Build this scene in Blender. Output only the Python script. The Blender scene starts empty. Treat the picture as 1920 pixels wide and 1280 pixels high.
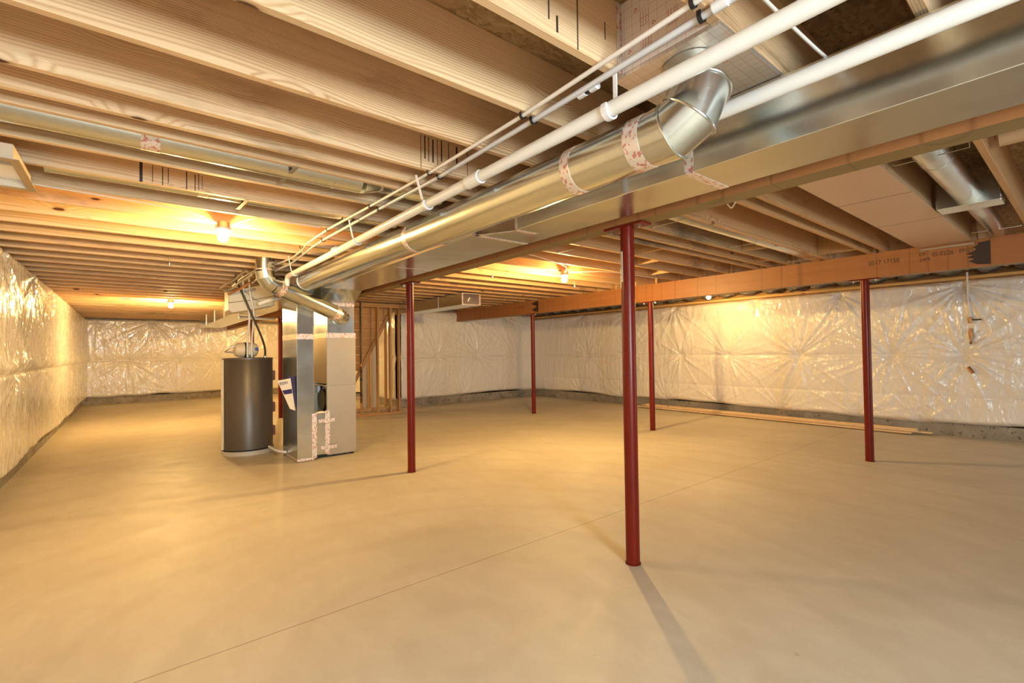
import bpy, bmesh, math, random
import numpy as np
from mathutils import Vector, Matrix
random.seed(7)
SC = bpy.context.scene
COL = SC.collection
PI = math.pi

# ------------------------------------------------------------ camera, world, daylight, exposure
CAM_H = 1.39
YAW, PITCH, ROLL, FPX = math.radians(38.92140287), math.radians(1.12549736), math.radians(-0.78638822), 886.137
cam_d = bpy.data.cameras.new('camera'); cam = bpy.data.objects.new('camera', cam_d); COL.objects.link(cam)
fw = Vector((math.sin(YAW)*math.cos(PITCH), math.cos(YAW)*math.cos(PITCH), math.sin(PITCH)))
rt = Vector((math.cos(YAW), -math.sin(YAW), 0)); up = rt.cross(fw)
r2 = rt*math.cos(ROLL)+up*math.sin(ROLL); u2 = -rt*math.sin(ROLL)+up*math.cos(ROLL)
M = Matrix((r2, u2, -fw)).transposed().to_4x4(); M.translation = Vector((0, 0, CAM_H))
cam.matrix_world = M
cam_d.sensor_width = 36; cam_d.lens = FPX/1920*36; cam_d.clip_start = 0.05; cam_d.clip_end = 100
SC.camera = cam

w = bpy.data.worlds.new('world'); SC.world = w; w.use_nodes = True
bg = w.node_tree.nodes['Background']; bg.inputs[0].default_value = (0.75, 0.86, 1.0, 1); bg.inputs[1].default_value = 1.0
def window_light(name, x, z, sx, sz, power, y=-3.28, col=(0.80, 0.94, 1.0)):
    l = bpy.data.lights.new(name, 'AREA'); l.shape = 'RECTANGLE'; l.size = sx; l.size_y = sz
    l.energy = power; l.color = col
    o = bpy.data.objects.new(name, l); o.location = (x, y, z); o.rotation_euler = (PI/2, 0, 0); COL.objects.link(o)
    o.rotation_euler = (math.radians(90), 0, 0)
    o.matrix_world = Matrix.Translation((x, y, z)) @ Matrix.Rotation(math.radians(90), 4, 'X')
    return o
window_light('daylight_through_window', 0.25, 1.55, 1.1, 1.1, 330)
window_light('daylight_through_patio_door', 7.9, 1.1, 1.8, 2.0, 50)
SC.view_settings.view_transform = 'Standard'; SC.view_settings.look = 'None'
SC.view_settings.exposure = -0.14; SC.view_settings.gamma = 1.0; SC.view_settings.use_curve_mapping = False
SC.cycles.max_bounces = 10; SC.cycles.diffuse_bounces = 8; SC.cycles.glossy_bounces = 5
SC.cycles.sample_clamp_indirect = 6.0; SC.cycles.use_denoising = True
SC.cycles.blur_glossy = 0.5; SC.cycles.caustics_reflective = False; SC.cycles.caustics_refractive = False
BULB = (1.0, 0.64, 0.225); BULB_E = 2750.0
COOLB = (1.0, 0.93, 0.82); COOL_E = 900.0

# ------------------------------------------------------------ node helpers
def new_mat(name, base=(.8, .8, .8), rough=.5, metal=0.0, spec=.5, coat=0.0):
    m = bpy.data.materials.new(name); m.use_nodes = True
    b = m.node_tree.nodes['Principled BSDF']
    b.inputs['Base Color'].default_value = (*base, 1); b.inputs['Roughness'].default_value = rough
    b.inputs['Metallic'].default_value = metal; b.inputs['Specular IOR Level'].default_value = spec
    b.inputs['Coat Weight'].default_value = coat
    return m
class NG:
    def __init__(s, m): s.t = m.node_tree; s.b = s.t.nodes['Principled BSDF']
    def n(s, typ, **kw):
        nd = s.t.nodes.new(typ)
        for k, v in kw.items():
            if k.startswith('i_'):
                key = k[2:].replace('_', ' ')
                nd.inputs[int(key) if key.isdigit() else key].default_value = v
            else: setattr(nd, k, v)
        return nd
    def l(s, a, b): s.t.links.new(a, b)
    def math(s, op, a, b=None, c=None):
        nd = s.t.nodes.new('ShaderNodeMath'); nd.operation = op
        for i, x in enumerate((a, b, c)):
            if x is None: continue
            if isinstance(x, (int, float)): nd.inputs[i].default_value = x
            else: s.l(x, nd.inputs[i])
        return nd.outputs[0]
    def vmath(s, op, a, b):
        nd = s.t.nodes.new('ShaderNodeVectorMath'); nd.operation = op
        for i, x in enumerate((a, b)):
            if isinstance(x, tuple): nd.inputs[i].default_value = x
            else: s.l(x, nd.inputs[i])
        return nd.outputs[0]
    def objco(s, rand=0.0):
        tc = s.n('ShaderNodeTexCoord')
        if not rand: return tc.outputs['Object']
        oi = s.n('ShaderNodeObjectInfo')
        cx = s.n('ShaderNodeCombineXYZ')
        s.l(s.math('MULTIPLY', oi.outputs['Random'], rand), cx.inputs[0])
        s.l(s.math('MULTIPLY', oi.outputs['Random'], rand*1.7), cx.inputs[1])
        s.l(s.math('MULTIPLY', oi.outputs['Random'], rand*0.31), cx.inputs[2])
        return s.vmath('ADD', tc.outputs['Object'], cx.outputs[0])
    def noise(s, vec, scale, detail=3, rough=.5, dist=0.0, stretch=None):
        if stretch: vec = s.vmath('MULTIPLY', vec, stretch)
        nd = s.n('ShaderNodeTexNoise'); nd.inputs['Scale'].default_value = scale; nd.inputs['Detail'].default_value = detail
        nd.inputs['Roughness'].default_value = rough; nd.inputs['Distortion'].default_value = dist
        s.l(vec, nd.inputs['Vector']); return nd.outputs['Fac']
    def ramp(s, fac, stops):
        nd = s.n('ShaderNodeValToRGB'); el = nd.color_ramp.elements
        while len(el) > 1: el.remove(el[-1])
        el[0].position, el[0].color = stops[0][0], (*stops[0][1], 1)
        for p, c in stops[1:]:
            e = el.new(p); e.color = (*c, 1)
        s.l(fac, nd.inputs[0]); return nd.outputs['Color']
    def mix(s, fac, a, b, mode='MIX'):
        nd = s.n('ShaderNodeMix'); nd.data_type = 'RGBA'; nd.blend_type = mode
        for sock, x in ((nd.inputs[0], fac), (nd.inputs[6], a), (nd.inputs[7], b)):
            if isinstance(x, (int, float)): sock.default_value = x
            elif isinstance(x, tuple): sock.default_value = (*x, 1)
            else: s.l(x, sock)
        return nd.outputs[2]
    def bump(s, h, strength=.3, dist=.01):
        nd = s.n('ShaderNodeBump'); nd.inputs['Strength'].default_value = strength; nd.inputs['Distance'].default_value = dist
        s.l(h, nd.inputs['Height']); s.l(nd.outputs[0], s.b.inputs['Normal'])
    def sep(s, v):
        nd = s.n('ShaderNodeSeparateXYZ'); s.l(v, nd.inputs[0]); return nd.outputs

def wood_mat(name, light, dark, knot=(.10, .035, .012), axis='x', ring=.0085, stain=0.0, rough=.62, sat=1.0):
    """lumber with the grain along the object's long axis, annual rings, knots and grey mill stains"""
    m = new_mat(name, rough=rough, spec=.3); g = NG(m)
    tc = g.n('ShaderNodeTexCoord').outputs['Object']
    if axis == 'z':
        mp = g.n('ShaderNodeMapping'); mp.inputs['Rotation'].default_value = (0, PI/2, 0); g.l(tc, mp.inputs[0]); tc = mp.outputs[0]
    if axis == 'y':
        mp = g.n('ShaderNodeMapping'); mp.inputs['Rotation'].default_value = (0, 0, PI/2); g.l(tc, mp.inputs[0]); tc = mp.outputs[0]
    oi = g.n('ShaderNodeObjectInfo'); rnd = oi.outputs['Random']
    cx = g.n('ShaderNodeCombineXYZ'); g.l(g.math('MULTIPLY', rnd, 91.0), cx.inputs[0]); g.l(g.math('MULTIPLY', rnd, 37.0), cx.inputs[1])
    v = g.vmath('ADD', tc, cx.outputs[0])
    # knots: sparse stretched cells
    kv = g.vmath('MULTIPLY', v, (1.0, 2.2, 3.1))
    vo = g.n('ShaderNodeTexVoronoi'); vo.feature = 'F1'; vo.inputs['Scale'].default_value = 1.55; g.l(kv, vo.inputs['Vector'])
    kd = vo.outputs['Distance']
    kn = g.ramp(kd, [(0.0, (1, 1, 1)), (.045, (1, 1, 1)), (.062, (.25, .25, .25)), (.10, (0, 0, 0))])
    pull = g.math('MULTIPLY', g.ramp(kd, [(0, (1, 1, 1)), (.3, (0, 0, 0))]), .035)
    big = g.noise(v, 1.0, 2, .45, 0, (.7, 1.0, 1.6))
    s = g.sep(v)
    pz = g.math('ADD', s[2], g.math('MULTIPLY', g.math('SUBTRACT', big, .5), .17))
    py = g.math('SUBTRACT', g.sep(tc)[1], g.math('ADD', g.math('MULTIPLY', rnd, .05), .028))
    r = g.math('SQRT', g.math('ADD', g.math('MULTIPLY', pz, pz), g.math('MULTIPLY', py, py)))
    r = g.math('ADD', r, pull)
    fine = g.noise(v, 9.0, 3, .6, 0, (.35, 3, 6))
    r = g.math('ADD', r, g.math('MULTIPLY', fine, .003))
    wv = g.math('SINE', g.math('MULTIPLY', r, 2*PI/ring))
    wv = g.math('POWER', g.math('ADD', g.math('MULTIPLY', wv, .5), .5), 3.0)
    amp = g.math('ADD', g.math('MULTIPLY', g.noise(v, .9, 1, .5, 0, (.4, 1, 1.4)), 1.5), -.12)
    tone = g.math('MULTIPLY', wv, amp)
    base = g.mix(tone, light, dark)
    streak = g.noise(v, 3.0, 4, .65, 0, (.10, 8, 34))
    base = g.mix(g.math('MULTIPLY', g.math('SUBTRACT', streak, .42), .8), base, tuple(c*q for c, q in zip(light, (.62, .50, .38))))
    base = g.mix(g.math('MULTIPLY', g.ramp(g.noise(v, 1.0, 5, .7, 0, (1.2, 30, 60)), [(.45, (0, 0, 0)), (.7, (1, 1, 1))]), .28), base, dark)
    tint = g.ramp(rnd, [(0, (1.05, .97, .88)), (.5, (.92, .89, .84)), (1, (1.1, 1.06, 1.0))])
    base = g.mix(1.0, base, tint, 'MULTIPLY')
    base = g.mix(kn, base, knot)
    if stain:
        st = g.noise(v, 1.6, 5, .75, 0, (.5, 1, 1.6))
        stm = g.ramp(st, [(.55, (0, 0, 0)), (.72, (1, 1, 1))])
        base = g.mix(g.math('MULTIPLY', stm, stain), base, (.10, .075, .06))
    g.l(base, g.b.inputs['Base Color'])
    g.bump(g.math('ADD', streak, g.math('MULTIPLY', tone, .6)), .12, .004)
    return m
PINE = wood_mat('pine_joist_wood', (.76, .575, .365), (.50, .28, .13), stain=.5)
PINE_DIM = wood_mat('dim_lit_joist_wood', (.60, .39, .20), (.34, .17, .07), stain=.75)  # same pine, dim warm light past the near beam put into its colour
PINE2 = wood_mat('dusty_stud_wood', (.50, .31, .15), (.33, .17, .065), axis='z', ring=.008, stain=.3)
PLANK = wood_mat('stair_plank_wood', (.60, .37, .17), (.40, .20, .075), stain=.25)
TRIMW = wood_mat('pale_board_wood', (.86, .72, .50), (.74, .55, .32), axis='y', ring=.01)
def lvl_mat(name, a, b):
    m = new_mat(name, rough=.45, spec=.4); g = NG(m); v = g.objco()
    n1 = g.noise(v, 1.0, 4, .6, 0, (3, .8, 14)); n2 = g.noise(v, 1.0, 2, .5, 0, (4, 7, .6))
    seam = g.ramp(g.noise(v, 1.0, 0, .5, 0, (1, 3.1, .04)), [(.485, (0, 0, 0)), (.5, (1, 1, 1)), (.515, (0, 0, 0))])
    c = g.mix(n1, a, b); c = g.mix(g.math('MULTIPLY', n2, .3), c, tuple(x*.5 for x in a))
    c = g.mix(g.math('MULTIPLY', seam, .45), c, tuple(x*.25 for x in a))
    g.l(c, g.b.inputs['Base Color']); g.bump(n1, .1, .003); return m
LVL = lvl_mat('laminated_beam_face', (.42, .18, .065), (.29, .11, .035))
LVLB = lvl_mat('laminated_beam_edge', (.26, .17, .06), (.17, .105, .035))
def osb_mat():
    m = new_mat('osb_subfloor', rough=.75, spec=.2); g = NG(m); v = g.objco()
    vo = g.n('ShaderNodeTexVoronoi'); vo.inputs['Scale'].default_value = 24; vo.inputs['Randomness'].default_value = 1
    dv = g.n('ShaderNodeTexNoise'); dv.inputs['Scale'].default_value = 6; g.l(v, dv.inputs['Vector'])
    v2 = g.vmath('ADD', g.vmath('MULTIPLY', v, (1, 2.1, 1)), g.vmath('MULTIPLY', dv.outputs['Color'], (.25, .25, .1)))
    g.l(v2, vo.inputs['Vector'])
    hue = g.sep(vo.outputs['Color'])[0]
    c = g.ramp(hue, [(0, (.27, .165, .075)), (.5, (.36, .23, .11)), (1, (.45, .30, .155))])
    sp = g.ramp(g.noise(v, 28, 3, .6), [(.62, (0, 0, 0)), (.7, (1, 1, 1))])
    c = g.mix(g.math('MULTIPLY', sp, .8), c, (.05, .03, .02))
    g.l(c, g.b.inputs['Base Color']); g.bump(vo.outputs['Distance'], .4, .01); return m
OSB = osb_mat()
def floor_mat():
    m = new_mat('trowelled_concrete_floor', rough=.5, spec=.35); g = NG(m); v = g.objco()
    a = g.noise(v, .55, 4, .55, .4, (1, 1, 1)); b = g.noise(v, 2.2, 5, .6, .8, (1, 1.5, 1)); c_ = g.noise(v, 40, 3, .6)
    col = g.ramp(a, [(.34, (.54, .485, .375)), (.5, (.60, .545, .43)), (.66, (.65, .595, .475))])
    col = g.mix(g.math('MULTIPLY', g.ramp(b, [(.48, (0, 0, 0)), (.75, (1, 1, 1))]), .22), col, (.42, .345, .245))
    # long sweeps of the trowel
    sw = g.noise(g.vmath('ADD', v, g.vmath('MULTIPLY', g.n('ShaderNodeTexNoise', i_Scale=.25).outputs['Color'], (3., 3., 0.))), 1.6, 4, .6, 0, (.5, 3.2, 1))
    col = g.mix(g.math('MULTIPLY', g.ramp(sw, [(.5, (0, 0, 0)), (.75, (1, 1, 1))]), .22), col, (.62, .55, .45))
    tv = g.vmath('ADD', v, g.vmath('MULTIPLY', g.n('ShaderNodeTexNoise', i_Scale=.7, i_Detail=1.0).outputs['Color'], (1.6, 1.6, 0.)))
    wr = g.n('ShaderNodeTexWave', wave_type='RINGS', rings_direction='SPHERICAL'); wr.inputs['Scale'].default_value = .55; wr.inputs['Distortion'].default_value = 3.0; wr.inputs['Detail'].default_value = 4.0
    g.l(g.vmath('ADD', tv, (-2.1, -3.0, 0.)), wr.inputs['Vector'])
    col = g.mix(g.math('MULTIPLY', g.ramp(wr.outputs['Fac'], [(.80, (0, 0, 0)), (.97, (1, 1, 1))]), .12), col, (.40, .33, .235))
    fb = g.noise(v, 6.5, 5, .7, .5, (1, .45, 1)); col = g.mix(g.math('MULTIPLY', g.ramp(fb, [(.42, (1, 1, 1)), (.62, (0, 0, 0))]), .16), col, (.40, .33, .24))
    sp = g.ramp(g.noise(v, 7, 2, .5), [(.76, (0, 0, 0)), (.80, (1, 1, 1))])
    col = g.mix(g.math('MULTIPLY', sp, .5), col, (.25, .18, .12))
    s = g.sep(v)
    wob = g.math('MULTIPLY', g.math('SUBTRACT', g.noise(v, 6, 2), .5), .004)
    def joint(coord, at, wd=.0032):
        d = g.math('ABSOLUTE', g.math('ADD', g.math('SUBTRACT', coord, at), wob))
        return g.math('LESS_THAN', d, wd)
    j = joint(s[1], 2.61)
    for cc, at in ((s[0], 4.91), (s[1], 6.9), (s[1], -1.7), (s[1], 11.2)):
        j = g.math('MAXIMUM', j, g.math('MULTIPLY', joint(cc, at, .0026), .6))
    col = g.mix(g.math('MULTIPLY', j, .75), col, (.16, .12, .09))
    g.l(col, g.b.inputs['Base Color'])
    g.l(g.ramp(b, [(.3, (.62, .62, .62)), (.7, (.44, .44, .44))]), g.b.inputs['Roughness'])
    g.bump(g.math('SUBTRACT', g.math('ADD', g.math('MULTIPLY', b, .5), g.math('MULTIPLY', c_, .15)), g.math('MULTIPLY', j, 1.0)), .12, .006)
    return m
FLOOR = floor_mat()
def conc_mat():
    m = new_mat('poured_concrete_wall', rough=.85, spec=.2); g = NG(m); v = g.objco()
    a = g.noise(v, 3, 5, .6); p = g.ramp(g.noise(v, 16, 3, .6), [(.60, (0, 0, 0)), (.68, (1, 1, 1))])
    col = g.ramp(a, [(.3, (.22, .19, .15)), (.7, (.40, .36, .30))])
    col = g.mix(g.math('MULTIPLY', p, .7), col, (.07, .055, .045))
    g.l(col, g.b.inputs['Base Color']); g.bump(g.math('SUBTRACT', a, p), .5, .02); return m
CONC = conc_mat()
def vinyl_mat():
    m = new_mat('white_vinyl_facing', (.78, .75, .70), rough=.2, spec=.65, coat=.3); g = NG(m); v = g.objco()
    a = g.noise(v, 4.5, 1.5, .5, 1.6, (1, 1, .4)); b = g.noise(v, 13, 1.5, .5, 2.2, (1, 1, .45))
    col = g.ramp(g.noise(v, 1.3, 2, .5), [(.3, (.82, .785, .73)), (.7, (.85, .82, .77))])
    g.l(col, g.b.inputs['Base Color'])
    g.l(g.ramp(a, [(.35, (.13, .13, .13)), (.65, (.24, .24, .24))]), g.b.inputs['Roughness'])
    g.bump(g.math('ADD', a, g.math('MULTIPLY', b, .32)), .5, .04); return m
VINYL = vinyl_mat()
def galv_mat(name='galvanised_sheet', base=(.70, .745, .735), rough=.22, wav=.35, spang=.25, warp=1.3):
    m = new_mat(name, base, rough, 1.0); g = NG(m); v = g.objco()
    vo = g.n('ShaderNodeTexVoronoi'); vo.inputs['Scale'].default_value = 55; g.l(v, vo.inputs['Vector'])
    sp = g.sep(vo.outputs['Color'])[0]
    n = g.noise(v, 2.5, 3, .55)
    col = g.mix(g.math('MULTIPLY', sp, spang), base, tuple(c*.8 for c in base))
    g.l(col, g.b.inputs['Base Color'])
    rr = g.math('ADD', g.math('MULTIPLY', n, .16), rough-.08); g.l(rr, g.b.inputs['Roughness'])
    g.bump(g.math('ADD', g.noise(v, warp, 2, .5), g.math('MULTIPLY', sp, .004)), wav, .05); return m
GALV = galv_mat()
GALVD = galv_mat('dull_galvanised_cabinet', (.50, .42, .31), .45, .1, .15)
STRAP = new_mat('plated_steel', (.62, .60, .55), .3, 1.0)
TAPE = new_mat('foil_tape', (.80, .74, .68), .35, .65)
def tape_mat():
    m = new_mat('printed_foil_tape', (.80, .72, .66), .34, .55); g = NG(m); v = g.objco()
    n = g.noise(v, 60, 1, .5, .2, (1, 1, .6)); mk = g.ramp(n, [(.56, (0, 0, 0)), (.60, (1, 1, 1))])
    g.l(g.mix(g.math('MULTIPLY', mk, .7), (.82, .74, .67), (.55, .09, .06)), g.b.inputs['Base Color'])
    g.bump(g.noise(v, 45, 3, .6), .6, .006); return m
TAPE = tape_mat()
def foil_mat(name='foil_facing_with_red_grid', met=.8):
    m = new_mat(name, (.72, .66, .60), .38, met); g = NG(m); v = g.objco(); s = g.sep(v)
    lines = None
    for c in s:
        f = g.math('ABSOLUTE', g.math('SUBTRACT', g.math('FRACT', g.math('DIVIDE', g.math('ADD', c, 10.013), .038)), .5))
        q = g.math('GREATER_THAN', f, .48)
        lines = q if lines is None else g.math('MAXIMUM', lines, q)
    g.l(g.mix(g.math('MULTIPLY', lines, .6), (.86, .77, .68), (.58, .16, .11)), g.b.inputs['Base Color'])
    g.bump(g.noise(v, 3, 2, .5), .3, .03); return m
FOIL = foil_mat(); FOILK = foil_mat('kraft_facing_with_red_grid', .1)
PVC = new_mat('white_pvc', (.82, .82, .80), .3, 0, .5)
PEX = new_mat('milky_tubing', (.76, .72, .68), .38, 0, .5); PEX.node_tree.nodes['Principled BSDF'].inputs['Subsurface Weight'].default_value = 0.0
PEXB = new_mat('bluish_tubing', (.68, .68, .70), .35)
WHITEP = new_mat('white_plastic', (.82, .82, .84), .4)
BLACKP = new_mat('black_plastic', (.012, .012, .013), .4)
def red_mat():
    m = new_mat('oxide_red_paint', (.20, .02, .01), .28, 0, .22, .0); g = NG(m); v = g.objco(3)
    n = g.noise(v, 14, 4, .65, 0, (1, 1, .3)); sc = g.ramp(g.noise(v, 9, 4, .7, 0, (1, 1, .2)), [(.66, (0, 0, 0)), (.71, (1, 1, 1))])
    c = g.mix(n, (.18, .014, .005), (.11, .008, .003)); c = g.mix(g.math('MULTIPLY', sc, .3), c, (.14, .06, .055))
    g.l(c, g.b.inputs['Base Color']); g.bump(n, .05, .002); return m
RED = red_mat()
STICK = new_mat('white_sticker', (.75, .73, .66), .5)
HEAT = new_mat('brown_grey_enamel', (.115, .095, .075), .38, .25)
HEATP = new_mat('cream_plastic', (.80, .68, .46), .45)
BLUE = new_mat('blue_sticker', (.02, .06, .35), .4)
NAVY = new_mat('navy_print', (.012, .012, .14), .45)
PAPER = new_mat('white_glossy_paper', (.78, .74, .68), .35)
PAN = new_mat('aluminium_pan', (.78, .75, .68), .4, .5)
DARK = new_mat('dark_machinery', (.015, .014, .013), .6)
BRASS = new_mat('aged_brass', (.42, .22, .10), .4, .8)
CABLE = new_mat('white_electrical_cable', (.75, .70, .60), .5)
GCABLE = new_mat('dark_flexible_conduit', (.05, .045, .04), .5)
INSU = new_mat('wrapped_insulation', (.70, .64, .52), .55, .1)
BATT = NG(new_mat('crumpled_batt_facing', (.52, .46, .38), .3, .5)); BATT.bump(BATT.noise(BATT.objco(), 18, 4, .7, 1.5), 1.0, .05); BATT = bpy.data.materials['crumpled_batt_facing']
GLUE = new_mat('dark_glue_stain', (.035, .015, .009), .5)
INK = new_mat('black_mill_ink', (.03, .018, .012), .6)
REDINK = new_mat('red_print', (.55, .07, .05), .5)
FAINT = new_mat('faded_red_print', (.70, .42, .34), .5)
CORR = new_mat('corrugated_tan_tube', (.50, .33, .18), .6)
COPPER = new_mat('copper', (.80, .40, .22), .3, 1.0)
BOARD = new_mat('pale_wallboard', (.60, .55, .44), .6)
bulbm = bpy.data.materials.new('lit_frosted_bulb'); bulbm.use_nodes = True
_n = bulbm.node_tree; _n.nodes.remove(_n.nodes['Principled BSDF']); _e = _n.nodes.new('ShaderNodeEmission')
_e.inputs[0].default_value = (*BULB, 1); _e.inputs[1].default_value = BULB_E; _n.links.new(_e.outputs[0], _n.nodes['Material Output'].inputs[0])
def glow(name, col, e):
    m = bulbm.copy(); m.name = name; q = m.node_tree.nodes['Emission']; q.inputs[0].default_value = (*col, 1); q.inputs[1].default_value = e; return m
coolm = glow('lit_white_bulb', COOLB, COOL_E)

# ------------------------------------------------------------ mesh helpers
class MB:
    def __init__(s): s.bm = bmesh.new(); s.mi = 0
    def _done(s, geom_faces):
        for f in geom_faces: f.material_index = s.mi
    def box(s, x0, x1, y0, y1, z0, z1):
        v = [s.bm.verts.new((x, y, z)) for x in (x0, x1) for y in (y0, y1) for z in (z0, z1)]
        fs = [s.bm.faces.new([v[i] for i in q]) for q in ((0, 1, 3, 2), (4, 6, 7, 5), (0, 4, 5, 1), (2, 3, 7, 6), (0, 2, 6, 4), (1, 5, 7, 3))]
        s._done(fs); return s
    def poly(s, pts, thick=None, nrm=None):
        """flat polygon; with thick and nrm a prism"""
        vs = [s.bm.verts.new(p) for p in pts]; fs = [s.bm.faces.new(vs)]
        if thick:
            d = Vector(nrm).normalized()*thick
            v2 = [s.bm.verts.new(Vector(p)+d) for p in pts]; fs.append(s.bm.faces.new(v2[::-1])); n = len(vs)
            for i in range(n): fs.append(s.bm.faces.new((vs[i], v2[i], v2[(i+1) % n], vs[(i+1) % n])))
        s._done(fs); return s
    def hull(s, a, b):
        """loft between two quads (4 points each) with caps"""
        va = [s.bm.verts.new(p) for p in a]; vb = [s.bm.verts.new(p) for p in b]; n = len(va)
        fs = [s.bm.faces.new(va), s.bm.faces.new(vb[::-1])]
        for i in range(n): fs.append(s.bm.faces.new((va[i], vb[i], vb[(i+1) % n], va[(i+1) % n])))
        s._done(fs); return s
    def tube(s, pts, r, seg=16, caps=True, closed=False):
        pts = [Vector(p) for p in pts]; n = len(pts); rs = r if isinstance(r, (list, tuple)) else [r]*n
        rings = []; up0 = None
        for i, p in enumerate(pts):
            if closed: t = (pts[(i+1) % n]-pts[i-1]).normalized()
            elif i == 0: t = (pts[1]-p).normalized()
            elif i == n-1: t = (p-pts[i-1]).normalized()
            else:
                a, b = (p-pts[i-1]), (pts[i+1]-p)
                t = (a.normalized()+b.normalized()).normalized() if a.length > 1e-6 and b.length > 1e-6 else (b if b.length > 1e-6 else a).normalized()
            if up0 is None:
                up0 = t.orthogonal().normalized()
            up0 = (up0-t*up0.dot(t)).normalized(); sd = t.cross(up0)
            rings.append([s.bm.verts.new(p+(up0*math.cos(2*PI*k/seg)+sd*math.sin(2*PI*k/seg))*rs[i]) for k in range(seg)])
        fs = []
        for i in range(n if closed else n-1):
            A, B = rings[i], rings[(i+1) % n]
            for k in range(seg): fs.append(s.bm.faces.new((A[k], A[(k+1) % seg], B[(k+1) % seg], B[k])))
        if caps and not closed: fs += [s.bm.faces.new(rings[0][::-1]), s.bm.faces.new(rings[-1])]
        s._done(fs); return s
    def cyl(s, p0, p1, r, seg=24): return s.tube([p0, p1], r, seg)
    def lathe(s, prof, c, seg=32, axis='z'):
        """profile of (radius, height) about a vertical axis at c"""
        rings = []
        for (r, h) in prof:
            rings.append([s.bm.verts.new((c[0]+r*math.cos(2*PI*k/seg), c[1]+r*math.sin(2*PI*k/seg), c[2]+h) if axis == 'z' else
                          (c[0]+h, c[1]+r*math.cos(2*PI*k/seg), c[2]+r*math.sin(2*PI*k/seg)) if axis == 'x' else
                          (c[0]+r*math.cos(2*PI*k/seg), c[1]+h, c[2]+r*math.sin(2*PI*k/seg))) for k in range(seg)])
        fs = []
        for A, B in zip(rings, rings[1:]):
            for k in range(seg): fs.append(s.bm.faces.new((A[k], A[(k+1) % seg], B[(k+1) % seg], B[k])))
        fs += [s.bm.faces.new(rings[0][::-1]), s.bm.faces.new(rings[-1])]
        s._done(fs); return s
def obj(name, mb, mats, parent=None, smooth=False, bevel=0.0, label=None, cat=None, group=None, kind=None, origin=None):
    bm = mb.bm
    bmesh.ops.remove_doubles(bm, verts=bm.verts, dist=1e-6)
    bmesh.ops.recalc_face_normals(bm, faces=bm.faces)
    if parent is not None: org = Vector((0, 0, 0)); off = world_loc(parent)
    else:
        co = [v.co for v in bm.verts]
        if origin is None:
            xs = [c.x for c in co]; ys = [c.y for c in co]; zs = [c.z for c in co]
            off = Vector(((min(xs)+max(xs))/2, (min(ys)+max(ys))/2, min(zs)))
        else: off = Vector(origin)
    if parent is not None:
        # part origin at the thing's origin
        bmesh.ops.translate(bm, verts=bm.verts, vec=-off)
    else: bmesh.ops.translate(bm, verts=bm.verts, vec=-off)
    me = bpy.data.meshes.new(name); bm.to_mesh(me); bm.free()
    for m in (mats if isinstance(mats, (list, tuple)) else [mats]): me.materials.append(m)
    if smooth:
        me.polygons.foreach_set('use_smooth', [True]*len(me.polygons))
    o = bpy.data.objects.new(name, me); COL.objects.link(o)
    if parent is not None: o.parent = parent
    else: o.location = off
    if smooth:
        try: me.set_sharp_from_angle(angle=math.radians(40))
        except Exception: pass
    if bevel:
        b = o.modifiers.new('bevel', 'BEVEL'); b.width = bevel; b.segments = 2; b.limit_method = 'ANGLE'
    if label: o['label'] = label
    if cat: o['category'] = cat
    if group: o['group'] = group
    if kind: o['kind'] = kind
    return o
def world_loc(o):
    v = Vector((0, 0, 0))
    while o is not None: v += Vector(o.location); o = o.parent
    return v
def thing(name, label, cat, loc, group=None):
    o = bpy.data.objects.new(name, None); COL.objects.link(o); o.location = loc; o.empty_display_size = .05
    o['label'] = label; o['category'] = cat
    if group: o['group'] = group
    return o
def copy_tree(o, parent=None):
    c = o.copy(); COL.objects.link(c); c.parent = parent
    for ch in list(o.children): copy_tree(ch, c)
    return c
def struct(name, mb, mat, **k): return obj(name, mb, mat, kind='structure', **k)
ORD = ['', 'first', 'second', 'third', 'fourth', 'fifth', 'sixth', 'seventh', 'eighth', 'ninth', 'tenth', 'eleventh', 'twelfth', 'thirteenth', 'fourteenth', 'fifteenth', 'sixteenth', 'seventeenth', 'eighteenth', 'nineteenth']
TENS = {2: ('twentieth', 'twenty'), 3: ('thirtieth', 'thirty'), 4: ('fortieth', 'forty')}
def ordn(n):
    if n < 20: return ORD[n]
    a, b = divmod(n, 10); return TENS[a][0] if b == 0 else TENS[a][1]+'-'+ORD[b]

# ------------------------------------------------------------ room shell
XL, XR, YF, YB, YJ, XJ = -1.07, 9.76, -3.2, 18.15, 11.03, 5.25
ZJ, ZT = 2.49, 2.776
struct('floor', MB().box(XL-.2, XR+.2, YF-.2, YB+.2, -.1, 0), FLOOR, origin=(0, 0, 0))
struct('ceiling', MB().box(XL-.2, XR+.2, YF-.2, YB+.2, ZT, ZT+.03), OSB, origin=(0, 0, ZT))
struct('wall_left', MB().box(XL-.2, XL, YF-.2, YB+.2, 0, ZT), CONC, origin=(0, 0, 0))
struct('wall_right', MB().box(XR, XR+.2, YF-.2, YJ+.2, 0, 2.40), CONC, origin=(0, 0, 0))
struct('wall_back', MB().box(XL, XJ+.2, YB, YB+.2, 0, ZT), CONC, origin=(0, 0, 0))
mb = MB().box(XJ, XR+.2, YJ, YJ+.2, 0, ZT); mb.box(XJ, XJ+.2, YJ+.2, YB, 0, ZT)
struct('wall_back', mb, CONC, origin=(0, 0, 0))
mb = MB()   # front wall with a small window and a patio door opening
mb.box(XL-.2, -.3, YF-.2, YF, 0, ZT); mb.box(-.3, .8, YF-.2, YF, 0, .95); mb.box(-.3, .8, YF-.2, YF, 2.15, ZT)
mb.box(.8, 6.95, YF-.2, YF, 0, ZT); mb.box(6.95, 8.85, YF-.2, YF, 2.12, ZT); mb.box(8.85, XR+.2, YF-.2, YF, 0, ZT)
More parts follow.
